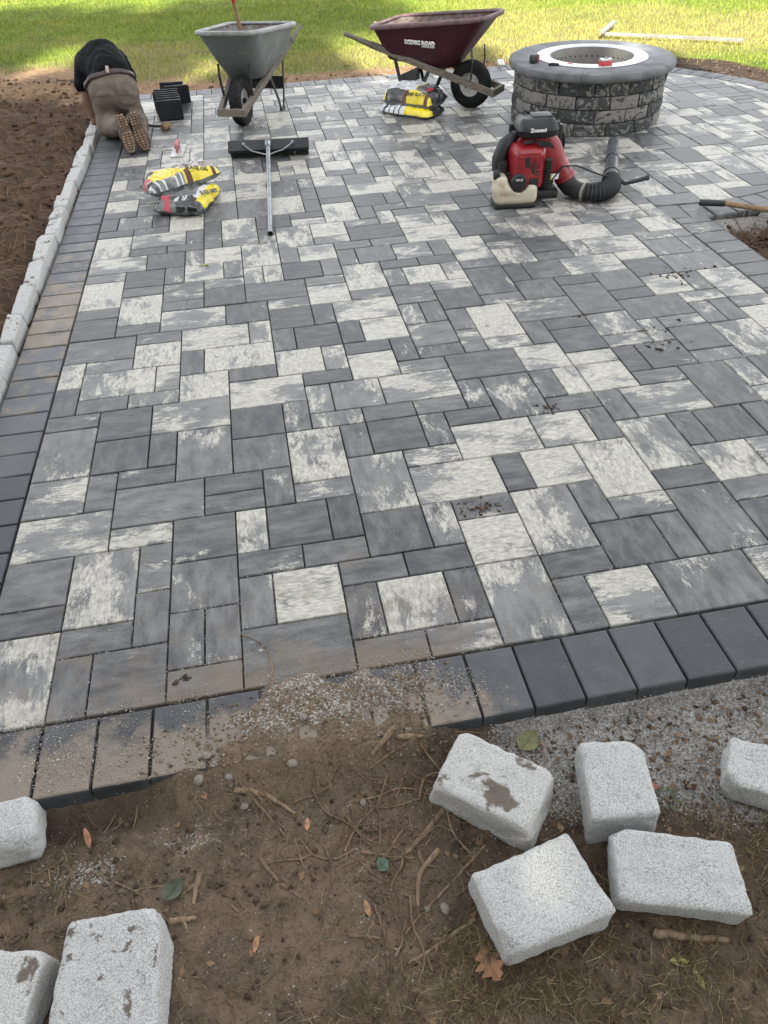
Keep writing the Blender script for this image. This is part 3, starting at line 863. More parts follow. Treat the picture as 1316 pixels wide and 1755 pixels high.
# ---- row of unseen trees added well behind the viewer to shade the patio
M_BARK = plain("bark", (0.11, 0.085, 0.06), 0.95, var=0.4, scale=8.0, bump=0.5)
_t = NT("leaf_green")
M_LEAF = _t.out(_t.mix(_t.island(), (0.035, 0.07, 0.015), (0.10, 0.14, 0.03)), 0.6)
def tree(loc, H, cr, n, seed, z0=1.2):
    t = empty("tree", loc, label="unseen tree added behind the viewer to cast shade", cat="tree", group="unseen trees added behind the viewer for shade")
    tb = MB(); tb.tube([(0, 0, -0.2), (0.05, 0.03, H * 0.4), (-0.05, 0.05, H * 0.92)], [0.26, 0.19, 0.04], 10)
    r = random.Random(seed)
    for k in range(8):
        a = r.uniform(0, 6.28); z = H * r.uniform(0.2, 0.7); l = cr * r.uniform(0.5, 0.85)
        tb.tube([(0, 0, z), (l * .5 * math.cos(a), l * .5 * math.sin(a), z + 0.5), (l * math.cos(a), l * math.sin(a), z + 0.8)], [0.08, 0.05, 0.02], 6)
    tb.build("trunk", M_BARK, t)
    q = np.random.default_rng(seed)
    u = q.uniform(0, 1, n) ** 0.9
    z = z0 + (H - z0) * u
    prof = cr * np.clip(np.minimum(1.0, (1 - u) * 3.2) * (0.82 + 0.18 * np.sin(u * 19 + seed)), 0.05, None)
    a = q.uniform(0, 6.283, n); rr = prof * np.sqrt(q.uniform(0.05, 1, n))
    c = np.stack([rr * np.cos(a), rr * np.sin(a), z], 1)
    d = q.normal(size=(n, 3)); d /= np.linalg.norm(d, axis=1)[:, None]
    e = np.cross(d, q.normal(size=(n, 3))); e /= np.linalg.norm(e, axis=1)[:, None]
    s = q.uniform(0.2, 0.42, (n, 1))
    V = np.stack([c - d * s, c + e * s * .55, c + d * s, c - e * s * .55], 1).reshape(-1, 3)
    np_mesh("crown", V, np.arange(4 * n).reshape(n, 4), [M_LEAF], parent=t)
_h = Vector((SUN_HEAD[0], SUN_HEAD[1])).normalized()
_tr = random.Random(8)
TREE_D = 19.0
for k in range(12):
    s_ = (k - 5.3) * 2.1
    bx, by = 2.5 + 0.91 * s_, 9.3 - 0.42 * s_
    H_ = TREE_D * math.tan(SUN_ELEV) * _tr.uniform(0.98, 1.05)
    tree((bx - _h[0] * TREE_D, by - _h[1] * TREE_D, 0), H_, _tr.uniform(2.1, 2.5), 3700, 30 + k)
# unseen crowns added higher and farther back to throw patchy shade on the far lawn
tree((-2.2 - _h[0] * 40, 13.3 - _h[1] * 40, 0), 40 * math.tan(SUN_ELEV) * 1.0, 2.2, 900, 61, z0=40 * math.tan(SUN_ELEV) * 0.955)
tree((1.6 - _h[0] * 40, 12.9 - _h[1] * 40, 0), 40 * math.tan(SUN_ELEV) * 1.0, 2.6, 1000, 62, z0=40 * math.tan(SUN_ELEV) * 0.955)

# ---- lawn blades
_t = NT("grass_blade")
_at = _t.attr("gc")
M_GRASS = _t.out(_at.outputs['Color'], 0.6, 0.0, 0.3)
_t.inp(_t.b, 'Subsurface Weight', 0.0)
g = np.random.default_rng(7)
def blades(n, x0, x1, y0, y1, hmin, hmax, wid, keep, cols, zf, lean=0.5):
    x = g.uniform(x0, x1, n); y = g.uniform(y0, y1, n)
    k = keep(x, y) > g.uniform(0, 1, n)
    x, y = x[k], y[k]; n = len(x)
    z = zf(x, y)
    h = g.uniform(hmin, hmax, n); a = g.uniform(0, 6.283, n); la = g.uniform(0, 6.283, n); l = h * lean * np.abs(g.normal(size=n))
    dx, dy = np.cos(a) * wid, np.sin(a) * wid
    tx, ty = x + np.cos(la) * l, y + np.sin(la) * l
    V = np.stack([np.stack([x - dx, y - dy, z - 0.004], -1), np.stack([x + dx, y + dy, z - 0.004], -1), np.stack([tx, ty, z + h], -1)], 1).reshape(-1, 3)
    col = cols(x, y, n)
    return V, np.arange(3 * n).reshape(n, 3), np.repeat(col, 3, 0)
def lawn_cols(x, y, n):
    dr = np.clip(0.36 + 0.8 * fbm(x * 0.6, y * 0.6, 0, 21, 4) + 0.5 * np.exp(-((y - 8.4) / 0.9) ** 2), 0, 1) * np.where(y > 11, 0.55, 1)
    f = np.clip(dr + 0.45 * fbm(x * 4, y * 4, 0, 77, 3) + g.normal(size=n) * 0.22, 0, 1)[:, None]
    gr = np.array([[0.120, 0.175, 0.014]]) * (1 + 0.45 * g.normal(size=(n, 1)).clip(-1, 1.2))
    st = np.array([[0.30, 0.275, 0.070]]) * (1 + 0.25 * g.normal(size=(n, 1)).clip(-1, 1))
    c = gr * (1 - f) + st * f
    return np.concatenate([c, np.ones((n, 1))], 1)
keepl = lambda x, y: lawn_mask(x, y) * (np.hypot(x - 2, y - 7) < 13)
parts = [blades(150000, -3.4, 9.6, 7.5, 13.0, 0.018, 0.05, 0.0035, keepl, lawn_cols, ground_z, 0.7),
         blades(60000, -4.0, 10.5, 12.5, 17.5, 0.02, 0.055, 0.005, keepl, lawn_cols, ground_z, 0.7),
         blades(20000, 5.0, 9.5, 5.2, 7.6, 0.018, 0.05, 0.0035, keepl, lawn_cols, ground_z, 0.7)]
off = 0; VV, FF, CC = [], [], []
for V, F, C in parts:
    VV.append(V); FF.append(F + off); CC.append(C); off += len(V)
prop(np_mesh("lawn_grass", np.concatenate(VV), np.concatenate(FF), [M_GRASS], attr={"gc": np.concatenate(CC)}),
     "short green and straw coloured lawn grass behind the patio", "grass", kind="stuff")
# ---------------------------------------------------------------- granite
def mat_granite(name, dirt=0.0, warm=0.0, dsc=11.0):
    t = NT(name)
    v = t.vmath('ADD', t.obj(), t.comb(t.math('MULTIPLY', t.rnd(), 31.0), t.math('MULTIPLY', t.rnd(), 17.0), 0.0))
    f1 = t.noise(v, 340.0, 3, 0.75); f2 = t.noise(v, 120.0, 4, 0.75); big = t.noise(v, 9.0, 5, 0.6)
    c = t.mix(t.ramp(f1, 0.34, 0.60), (0.165, 0.168, 0.166), (0.52, 0.515, 0.495))
    c = t.mix(t.math('MULTIPLY', t.ramp(f2, 0.55, 0.66), 0.6), c, (0.11, 0.117, 0.122))
    c = t.mix(t.math('MULTIPLY', t.ramp(big, 0.35, 0.7), 0.30), c, (0.47, 0.465, 0.45))
    if warm: c = t.mix(warm * 0.4, c, (0.55, 0.50, 0.42))
    if dirt:
        n = t.noise(v, dsc, 6, 0.66, 0.3); px, py, pz = t.sep(t.obj())
        up = t.sep(t.node("ShaderNodeNewGeometry").outputs[1])[2]
        m = t.math('MULTIPLY', t.math('MULTIPLY', t.ramp(t.math('ADD', n, t.math('MULTIPLY', t.math('SUBTRACT', f1, 0.5), 0.10)), 0.655 - 0.16 * dirt, 0.72 - 0.16 * dirt), 0.9), t.ramp(up, 0.5, 0.8))
        c = t.mix(m, c, t.mix(f1, (0.045, 0.032, 0.022), (0.13, 0.095, 0.065)))
    t.bump(t.math('ADD', t.math('MULTIPLY', f1, 0.5), t.math('ADD', f2, t.math('MULTIPLY', big, 1.2))), 0.7, 0.006)
    return t.out(c, 0.82, 0.0, 0.3)
M_GRAN = mat_granite("granite")
M_GRAN_D = mat_granite("granite_with_soil_stains", 0.55, 0.3)
M_GRAN_S = mat_granite("granite_spotted_with_mud", 0.62, 0.1, 34.0)
M_GRAN_C = mat_granite("granite_curb_dusty", 0.6, 0.15, 16.0)

def block_geo(dx, dy, dzv, seed, rough=1.0, n=24, rnd=0.012, taper=0.94, chips=8):
    """hand-cut stone: rounded box, wavy faces, broken corners; origin at the middle of its base"""
    rg = random.Random(seed)
    bm = bmesh.new()
    bmesh.ops.create_cube(bm, size=2.0)
    bmesh.ops.subdivide_edges(bm, edges=bm.edges[:], cuts=n, use_grid_fill=True)
    P = np.array([v.co[:] for v in bm.verts])
    half = np.array([dx / 2, dy / 2, dzv / 2])
    Q = P * half
    core = half - rnd
    C = np.clip(Q, -core, core)
    D = Q - C
    L = np.linalg.norm(D, axis=1, keepdims=True)
    cubic = np.where(L > 1e-9, D / np.maximum(L, 1e-9) * np.minimum(L, rnd), 0)
    Q = np.where(L > 1e-9, C + cubic, Q)
    # skew the corners a little
    sk = [(rg.uniform(-1, 1) * 0.012 * rough, rg.uniform(-1, 1) * 0.012 * rough, rg.uniform(-1, 1) * 0.008 * rough) for _ in range(8)]
    w = (P + 1) / 2
    off = np.zeros_like(Q)
    for k in range(8):
        b = [(k >> q) & 1 for q in range(3)]
        ww = np.prod([w[:, q] if b[q] else 1 - w[:, q] for q in range(3)], axis=0)
        off += ww[:, None] * np.array(sk[k])
    tp = 1 + (taper - 1) * (P[:, 2:3] + 1) / 2
    Q[:, :2] *= tp
    Q = Q + off
    # broken-off corners
    for _ in range(chips):
        nrm = np.array([rg.choice((-1, 1)) * rg.uniform(0.4, 1), rg.choice((-1, 1)) * rg.uniform(0.4, 1), rg.uniform(-0.2, 0.9)])
        nrm /= np.linalg.norm(nrm)
        dlim = (np.abs(nrm) * half).sum() - rg.uniform(0.008, 0.030)
        e = Q @ nrm - dlim
        Q -= np.maximum(e, 0)[:, None] * nrm * 0.9
    s = seed * 3.1
    nd = Q / np.maximum(np.linalg.norm(Q / half, axis=1, keepdims=True), 1e-6) / half
    nd /= np.maximum(np.linalg.norm(nd, axis=1, keepdims=True), 1e-6)
    h = 0.0050 * fbm(Q[:, 0] * 15 + s, Q[:, 1] * 14, Q[:, 2] * 14, 61, 3) + 0.0042 * fbm(Q[:, 0] * 55 + s, Q[:, 1] * 55, Q[:, 2] * 55, 67, 3)
    Q = Q + nd * (h * rough)[:, None]
    Q[:, 2] += dzv / 2
    bm.verts.index_update()
    F = [tuple(v.index for v in f.verts) for f in bm.faces]
    bm.free()
    return Q, F

def granite(loc, rz, d, seed, mat, label, tilt=(0, 0), **kw):
    V, F = block_geo(*d, seed, **kw)
    o = np_mesh("granite_block", V, F, [mat], smooth=True)
    o.location = loc
    o.rotation_euler = Euler((tilt[0], tilt[1], rz), 'XYZ')
    return prop(o, label, "granite block", "loose granite blocks on the dirt")

# curb along the left border: one low wall of single blocks
curb = empty("granite_curb", (-0.30, 3.2, 0), label="low white granite block curb between the patio and the dark soil", cat="curb")
cr_ = random.Random(5)
joints = [0.55, 0.83, 1.10, 1.38, 1.66, 1.98, 2.27, 2.58, 2.95, 3.30, 3.68, 3.98, 4.20, 4.44, 4.76, 5.06, 5.36, 5.68, 5.98, 6.30, 6.58]
for a, b in zip(joints[:-1], joints[1:]):
    L = b - a - 0.002
    wv = cr_.uniform(0.080, 0.090)
    V, F = block_geo(wv, L, cr_.uniform(0.160, 0.172), int(a * 100), rough=0.9, n=15, rnd=0.008, taper=0.96, chips=3)
    o = np_mesh("curb_block", V, F, [M_GRAN_C if cr_.random() < 0.65 else M_GRAN], smooth=True, parent=curb)
    o.location = Vector((-0.290 + cr_.uniform(-0.004, 0.004), (a + b) / 2, -0.115 + cr_.uniform(-0.006, 0.006))) - Vector(curb.location)
    o.rotation_euler = (cr_.uniform(-0.03, 0.03), cr_.uniform(-0.05, 0.05), cr_.uniform(-0.04, 0.04))

# loose blocks in the foreground
ZB = -0.075
granite((1.435, -0.435, ZB), R(-41), (0.29, 0.185, 0.115), 3, M_GRAN_D, "granite block with a brown soil smear on top, nearest the dark border pavers", (0.02, -0.03))
granite((1.745, -0.492, ZB), R(-98), (0.225, 0.172, 0.115), 8, M_GRAN, "upright looking clean granite block standing on grey gravel, right of the soil-smeared one", (0.0, 0.03))
granite((1.462, -0.708, ZB), R(11), (0.27, 0.19, 0.105), 12, M_GRAN, "squat granite block nearest the brown oak leaf", (0.05, 0.02), chips=3)
granite((1.795, -0.725, ZB + 0.008), R(-17.5), (0.30, 0.165, 0.10), 17, M_GRAN, "long granite block resting on a thick stick", (0.10, 0.0), chips=3)
granite((2.165, -0.555, ZB), R(-32), (0.26, 0.15, 0.105), 23, M_GRAN, "granite block cut off by the right edge of the picture", (0, 0))
granite((0.185, -0.300, ZB - 0.01), R(8), (0.17, 0.14, 0.12), 27, M_GRAN, "small granite block tucked under the left front corner of the patio", (0, 0.04), rnd=0.036)
granite((0.475, -0.705, ZB), R(-3), (0.235, 0.29, 0.11), 31, M_GRAN_S, "large flat granite block dotted with dark mud spots", (0.02, 0.0))
granite((0.215, -0.740, ZB), R(-14), (0.19, 0.30, 0.11), 36, M_GRAN_D, "granite block at the bottom left corner of the picture", (0.0, 0.03))

# ---------------------------------------------------------------- fire pit
def mat_wallblock():
    t = NT("marbled_wall_block")
    v = t.vmath('ADD', t.obj(), t.comb(t.math('MULTIPLY', t.rnd(), 43.0), t.math('MULTIPLY', t.rnd(), 19.0), t.math('MULTIPLY', t.rnd(), 7.0)))
    n = t.noise(v, 9.5, 5, 0.62, 3.2); f = t.noise(v, 120.0, 3, 0.7)
    lim = t.ramp(t.rnd(), 0.0, 1.0, 0.40, 0.57)
    d = t.math('SUBTRACT', t.math('ADD', n, t.math('MULTIPLY', t.math('SUBTRACT', f, 0.5), 0.12)), lim)
    c = t.mix(t.ramp(d, -0.03, 0.05), (0.035, 0.036, 0.038), (0.185, 0.178, 0.163))
    c = t.mix(t.math('MULTIPLY', t.ramp(f, 0.4, 0.7), 0.35), c, (0.10, 0.097, 0.09))
    t.bump(t.math('ADD', t.math('MULTIPLY', n, 1.3), t.math('MULTIPLY', f, 0.3)), 0.9, 0.012)
    return t.out(c, 0.85, 0.0, 0.3)
M_WALL = mat_wallblock()
M_CAP = plain("charcoal_cap_stone", (0.115, 0.119, 0.124), 0.78, var=0.28, scale=7.0, dirt=(0.2, 0.2, 0.2), dirt_amt=0.25, bump=0.35)
M_STEEL = plain("brushed_steel", (0.50, 0.51, 0.52), 0.42, 0.85, var=0.08, scale=20.0)
M_STEEL_IN = plain("steel_liner", (0.26, 0.25, 0.23), 0.6, 0.3, var=0.15, scale=6.0)
M_HOLE = plain("dark_hole", (0.012, 0.012, 0.012), 0.9, var=0.0)
FP = Vector((4.01, 5.40, 0.0))
pit = empty("fire_pit", FP, label="round fire pit of marbled wall blocks with a charcoal cap and steel ring", cat="fire pit")
NB, CH = 15, 0.098
def arc_block(r0, r1, a0, a1, z0, z1, seed, face=0.006, n=7, m=4):
    """one curved block: split-face outside, plain inside"""
    V, F = [], []
    rows = []
    for k in range(m + 1):
        z = z0 + (z1 - z0) * k / m
        row = []
        for q in range(n + 1):
            a = a0 + (a1 - a0) * q / n
            e = min(q, n - q, 1) * min(k, m - k, 1)
            bulge = (0.35 + 0.65 * e) * face * (0.65 + 0.9 * float(vnoise(a * 22 + seed, z * 26, seed, 71))) if face else 0
            if e == 0: bulge -= face * 0.5
            rr = r1 + bulge
            row.append((rr * math.cos(a), rr * math.sin(a), z))
        rows.append(row)
    for row in rows: V += row
    W = n + 1
    for k in range(m):
        for q in range(n):
            F.append((k * W + q, k * W + q + 1, (k + 1) * W + q + 1, (k + 1) * W + q))
    b = len(V)
    for z in (z0, z1):
        for q in range(n + 1):
            a = a0 + (a1 - a0) * q / n
            V.append((r0 * math.cos(a), r0 * math.sin(a), z))
    for q in range(n):
        F.append((b + q + 1, b + q, b + W + q, b + W + q + 1))
        F.append((q + 1, q, b + q, b + q + 1))
        F.append((m * W + q, m * W + q + 1, b + W + q + 1, b + W + q))
    F.append(tuple([k * W for k in range(m + 1)] + [b + W, b]))
    F.append(tuple([k * W + n for k in range(m, -1, -1)] + [b + n, b + W + n]))
    return V, F
for c in range(4):
    for k in range(NB):
        jr = random.Random(c * 100 + k)
        a0 = 2 * math.pi * (k + 0.5 * (c % 2) + jr.uniform(-0.12, 0.12)) / NB
        a1 = 2 * math.pi * (k + 1 + 0.5 * (c % 2)) / NB + 2 * math.pi * random.Random(c * 100 + (k + 1) % NB).uniform(-0.12, 0.12) / NB
        V, F = arc_block(0.47, 0.628 + jr.uniform(-0.004, 0.006), a0 + 0.007, a1 - 0.007, c * CH + 0.004, (c + 1) * CH - 0.004, c * 31 + k)
        np_mesh("wall_block", V, F, [M_WALL], parent=pit)
NC = 8
for k in range(NC):
    a0, a1 = 2 * math.pi * (k + 0.37) / NC + 0.002, 2 * math.pi * (k + 1.37) / NC - 0.002
    V, F = [], []
    prof = [(0.40, 0.0), (0.655, 0.0), (0.676, 0.010), (0.686, 0.030), (0.686, 0.050), (0.680, 0.064), (0.668, 0.070), (0.40, 0.070)]
    n = 14; m = len(prof)
    for q in range(n + 1):
        a = a0 + (a1 - a0) * q / n
        for p_, (r_, z_) in enumerate(prof):
            rr = r_ + (0.005 * float(vnoise(a * 20, z_ * 40, k, 73)) if 1 < p_ < m - 2 else 0)
            V.append((rr * math.cos(a), rr * math.sin(a), 4 * CH + z_))
    for q in range(n):
        for p_ in range(m):
            p2 = (p_ + 1) % m
            F.append((q * m + p_, q * m + p2, (q + 1) * m + p2, (q + 1) * m + p_))
    F.append(tuple(range(m - 1, -1, -1))); F.append(tuple(n * m + p_ for p_ in range(m)))
    o = np_mesh("cap_stone", V, F, [M_CAP], smooth=40, parent=pit)
ZC = 4 * CH + 0.070
ringm = MB().lathe([(0.352, ZC + 0.001), (0.458, ZC + 0.001), (0.460, ZC + 0.004), (0.458, ZC + 0.007), (0.352, ZC + 0.007), (0.347, ZC + 0.004)], 72, closed=True)
rg_ = ringm.build("steel_ring", M_STEEL, pit, 40)
lin = MB().lathe([(0.345, ZC + 0.002), (0.345, 0.03), (0.342, 0.03), (0.342, ZC + 0.002)], 72, closed=True).build("liner", M_STEEL_IN, pit, 40)
hol = MB()
for k in range(44):
    a = 2 * math.pi * k / 44
    d = Vector((math.cos(a), math.sin(a), 0)); s = Vector((-d.y, d.x, 0))
    c = d * 0.3412 + Vector((0, 0, ZC - 0.065))
    V = [c + (s * math.cos(w) + Vector((0, 0, 1)) * math.sin(w)) * 0.0075 for w in [2 * math.pi * q / 8 for q in range(8)]]
    hol.add(V, [tuple(range(8))])
prop(hol.build("air_holes", M_HOLE, lin, False), kind="stuff")
MB().lathe([(0.0, 0.05), (0.34, 0.05)], 40).build("pit_floor", plain("pit_gravel", (0.12, 0.11, 0.10), 0.9, var=0.5, scale=40), pit)

# small things left on the cap
M_RED = plain("red_plastic", (0.42, 0.028, 0.035), 0.42, var=0.15)
M_BLACKP = plain("black_plastic", (0.018, 0.019, 0.021), 0.45, var=0.3)
M_GREYP = plain("grey_plastic", (0.16, 0.165, 0.17), 0.5, var=0.2)
M_WHITEP = plain("white_plastic", (0.6, 0.6, 0.6), 0.5, var=0.1)
ZT = ZC
tm = empty("tape_measure", FP + Vector((-0.545, -0.105, ZT)), R(25), "red and black tape measure on the fire pit cap", "tape measure")
MB().box((0, 0, 0.034), (0.075, 0.042, 0.066), 0.014).build("case", M_BLACKP, tm)
MB().lathe([(0.0, 0.0215), (0.022, 0.0215), (0.026, 0.023), (0.0, 0.0245)], 20, (0.002, 0, 0.036), 'Y').build("side_disc", M_RED, tm)
MB().box((0.034, 0, 0.032), (0.018, 0.046, 0.056), 0.008).build("bumper", M_RED, tm)
kn = empty("utility_knife", FP + Vector((-0.425, -0.245, ZT)), R(-20), "small dark utility knife lying on the fire pit cap", "knife")
MB().box((0, 0, 0.010), (0.085, 0.026, 0.02), 0.008).build("handle", M_BLACKP, kn)
MB().box((-0.01, 0, 0.0215), (0.04, 0.012, 0.004), 0.002).build("slider", M_GREYP, kn)
pc = empty("pencil_stub", FP + Vector((-0.285, -0.255, ZT)), R(-55), "short red pencil stub lying on the cap", "pencil")
MB().tube([(-0.028, 0, 0.006), (0.022, 0, 0.006)], 0.006, 6).build("shaft", M_RED, pc)
MB().tube([(0.022, 0, 0.006), (0.031, 0, 0.006)], [0.006, 0.001], 6).build("tip", M_WHITEP, pc)
lz = empty("laser_level", FP + Vector((-0.045, -0.385, ZT)), R(8), "small red and white box shaped tool on the fire pit rim", "tool")
MB().box((0, 0, 0.019), (0.092, 0.07, 0.038), 0.008).build("body", M_RED, lz)
MB().box((0, 0, 0.046), (0.084, 0.06, 0.016), 0.006).build("top_plate", M_WHITEP, lz)
MB().box((0, 0.0, 0.0565), (0.035, 0.03, 0.006), 0.002).build("window", M_BLACKP, lz)
# ---------------------------------------------------------------- wheelbarrows
M_WOOD = None
def mat_wood(name, a, b):
    t = NT(name)
    v = t.obj(); x, y, z = t.sep(v)
    n = t.noise(t.comb(t.math('MULTIPLY', x, 9.0), y, t.math('MULTIPLY', z, 9.0)), 9.0, 6, 0.7)
    f = t.noise(v, 60.0, 4, 0.7)
    c = t.mix(t.ramp(n, 0.3, 0.7), a, b)
    c = t.mix(t.math('MULTIPLY', t.ramp(f, 0.5, 0.75), 0.4), c, (0.22, 0.195, 0.165))
    t.bump(n, 0.4, 0.004)
    return t.out(c, 0.85, 0.0, 0.25)
M_WOOD = mat_wood("weathered_wood", (0.075, 0.064, 0.052), (0.195, 0.17, 0.14))
M_WOOD2 = mat_wood("ash_handle_wood", (0.15, 0.095, 0.05), (0.28, 0.19, 0.11))
M_TUB_G = plain("grey_poly_tub", (0.125, 0.142, 0.138), 0.5, var=0.12, scale=5.0, dirt=(0.28, 0.27, 0.25), dirt_amt=0.25)
M_TUB_M = plain("maroon_poly_tub", (0.040, 0.005, 0.012), 0.5, var=0.2, scale=4.0, dirt=(0.08, 0.04, 0.04), dirt_amt=0.1, spec=0.35)
M_CRUST = plain("cement_crusted_inside", (0.17, 0.16, 0.148), 0.9, var=0.45, scale=22.0, dirt=(0.10, 0.07, 0.055), dirt_amt=0.6, bump=0.5)
M_CRUST_M = plain("dusty_maroon_inside", (0.15, 0.115, 0.105), 0.9, var=0.5, scale=22.0, dirt=(0.10, 0.055, 0.05), dirt_amt=0.6, bump=0.5)
M_RIM_G = plain("dusty_grey_rim", (0.21, 0.214, 0.205), 0.65, var=0.2, scale=14.0)
M_RIM_M = plain("dusty_maroon_rim", (0.11, 0.065, 0.066), 0.65, var=0.3, scale=14.0)
M_IRON = plain("black_painted_steel", (0.010, 0.010, 0.011), 0.55, var=0.4, scale=18.0, dirt=(0.10, 0.09, 0.08), dirt_amt=0.1)
M_TYRE = plain("tyre_rubber", (0.012, 0.012, 0.013), 0.85, var=0.4, scale=14.0, dirt=(0.05, 0.045, 0.04), dirt_amt=0.3, spec=0.3)
M_HUB_G = plain("grey_wheel_rim", (0.35, 0.35, 0.34), 0.5, var=0.2, scale=9.0, dirt=(0.15, 0.12, 0.1), dirt_amt=0.3)
M_HUB_W = plain("cream_wheel_rim", (0.50, 0.49, 0.45), 0.5, var=0.15, scale=9.0, dirt=(0.2, 0.16, 0.12), dirt_amt=0.3)

def tub_loop(z, w, y0, y1, wf, r, n=8):
    """loop narrower at the front (small y); counter-clockwise"""
    L = []
    cs = [(w / 2, y1), (-w / 2, y1), (-wf / 2, y0), (wf / 2, y0)]
    m = len(cs)
    for k in range(m):
        p = Vector((*cs[k], 0)); a = Vector((*cs[k - 1], 0)); b = Vector((*cs[(k + 1) % m], 0))
        d0 = (a - p).normalized(); d1 = (b - p).normalized()
        rr = min(r, (a - p).length * 0.48, (b - p).length * 0.48)
        s, e = p + d0 * rr, p + d1 * rr
        for q in range(n + 1):
            t = q / n
            v = s * (1 - t) ** 2 + p * 2 * t * (1 - t) + e * t * t
            L.append((v.x, v.y, z))
    return L

def barrow(name_label, loc, rz, sc, tubm, inner, rim, hub, lettering=None):
    w = empty("wheelbarrow", loc, rz, name_label, "wheelbarrow", "wheelbarrows at the back of the patio", scale=sc)
    # wheel: tyre with lugs, rim
    R0, HWD = 0.205, 0.052
    wc = (0, 0, R0)
    prof = [(0.105, -0.040), (0.128, -0.049), (0.160, -0.053), (0.186, -0.050), (0.198, -0.038), (0.203, -0.018), (0.2045, 0.0),
            (0.203, 0.018), (0.198, 0.038), (0.186, 0.050), (0.160, 0.053), (0.128, 0.049), (0.105, 0.040)]
    ty = MB().lathe(prof, 40, wc, 'X', closed=True).build("tyre", M_TYRE, w, 45)
    lug = MB()
    for k in range(26):
        for c, xo in enumerate((-0.039, -0.0135, 0.0135, 0.039)):
            a = 2 * math.pi * (k + 0.5 * (c % 2)) / 26
            rr = 0.2045 - (0.006 if abs(xo) > 0.03 else 0)
            M = Matrix.Rotation(a, 3, 'X')
            c0 = M @ Vector((xo, 0, rr)) + Vector(wc)
            tilt = Matrix.Rotation(R(22) * (1 if xo > 0 else -1) if abs(xo) > 0.03 else 0, 3, 'Y')
            lug.box(c0, (0.021, 0.036, 0.010), 0.0025, rot=M @ tilt)
    prop(lug.build("tread_lugs", M_TYRE, ty, False), kind="stuff")
    hb = MB()
    hb.lathe([(0.0, -0.022), (0.03, -0.024), (0.045, -0.010), (0.085, -0.014), (0.100, -0.030), (0.110, -0.041), (0.104, -0.020), (0.104, 0.020), (0.110, 0.041), (0.100, 0.030), (0.085, 0.014), (0.045, 0.010), (0.03, 0.024), (0.0, 0.022)], 30, wc, 'X')
    rimo = hb.build("wheel_rim", hub, w, 40)
    MB().tube([(-0.125, 0, R0), (0.125, 0, R0)], 0.011, 10).tube([(-0.05, 0, R0), (0.05, 0, R0)], 0.024, 14).build("axle", M_IRON, rimo)
    # wooden rails with shaped grips, front guard
    for s in (-1, 1):
        rp = [(s * 0.118, -0.265, 0.175), (s * 0.150, 0.05, 0.262), (s * 0.215, 0.62, 0.425), (s * 0.262, 0.98, 0.530)]
        MB().bar(rp, 0.038, 0.056).build("rail", M_WOOD, w, False)
        MB().tube([(s * 0.260, 0.96, 0.524), (s * 0.272, 1.06, 0.553), (s * 0.285, 1.17, 0.586), (s * 0.296, 1.255, 0.612)], [0.030, 0.025, 0.0205, 0.0215], 12).build("grip", M_WOOD, w)
        # tub brace and leg straps
        MB().bar([(s * 0.142, -0.055, 0.245), (s * 0.150, -0.075, 0.42), (s * 0.150, -0.060, 0.525)], 0.022, 0.008, up=(0, 1, 0)).build("tub_brace", M_IRON, w, False)
        lg = MB()
        lg.bar([(s * 0.196, 0.36, 0.345), (s * 0.222, 0.485, 0.10), (s * 0.225, 0.515, 0.012)], 0.034, 0.010, up=(s, 0, 0))
        lg.bar([(s * 0.225, 0.515, 0.006), (s * 0.228, 0.60, 0.006)], 0.034, 0.010)
        lg.bar([(s * 0.228, 0.60, 0.012), (s * 0.232, 0.645, 0.14), (s * 0.230, 0.735, 0.445)], 0.034, 0.010, up=(s, 0, 0))
        lg.build("leg", M_IRON, w, False)
    MB().bar([(-0.138, -0.285, 0.170), (0.138, -0.285, 0.170)], 0.040, 0.060).build("front_guard", M_WOOD, w, False)
    MB().box((0, 0.690, 0.215), (0.455, 0.008, 0.115), 0.002).build("leg_panel", M_IRON, w, False)
    MB().box((0, 0.33, 0.318), (0.36, 0.05, 0.03), 0.004).box((0, 0.66, 0.415), (0.44, 0.05, 0.03), 0.004).build("tub_cleats", M_IRON, w, False)
    # tub: outer shell, inner shell, rolled rim
    zt = 0.745
    def shell(off, zb):
        return [tub_loop(zb + 0.02 * 0, 0.40 - off, 0.19 + off / 2, 0.80 - off / 2, 0.30 - off, 0.10),
                tub_loop(zb + 0.012, 0.46 - off, 0.15 + off / 2, 0.845 - off / 2, 0.34 - off, 0.12),
                tub_loop(zb + 0.13, 0.56 - off, 0.045 + off / 2, 0.880 - off / 2, 0.43 - off, 0.14),
                tub_loop(zb + 0.27, 0.65 - off, -0.095 + off / 2, 0.925 - off / 2, 0.50 - off, 0.15),
                tub_loop(zt, 0.715 - off, -0.215 + off / 2, 0.965 - off / 2, 0.55 - off, 0.16)]
    rimtilt = lambda y: 0.045 - 0.105 * (y + 0.2) / 1.15
    def slope(lo):
        # floor follows the rising rails, rim stays level
        out = []
        for l in lo:
            out.append([(x, y, z + (0.085 * (y - 0.4)) * max(0, (zt - z) / (zt - 0.36)) + rimtilt(y) * max(0, (z - 0.36) / (zt - 0.36))) for x, y, z in l])
        return out
    MB().loft(slope(shell(0, 0.365)), cap1=False).build("tub", tubm, w, 40)
    ins = MB().loft(slope(shell(0.012, 0.374)), cap1=False).build("tub_inside", inner, w, 40)
    for f in ins.data.polygons: f.flip()
    top = tub_loop(zt + 0.004, 0.745, -0.235, 0.980, 0.575, 0.17)
    rm = MB(); n = len(top)
    prof = [(0.0, -0.028), (0.014, -0.026), (0.020, -0.010), (0.014, 0.008), (-0.004, 0.013), (-0.022, 0.006), (-0.026, -0.006)]
    loops = []
    cx, cy = 0, 0.39
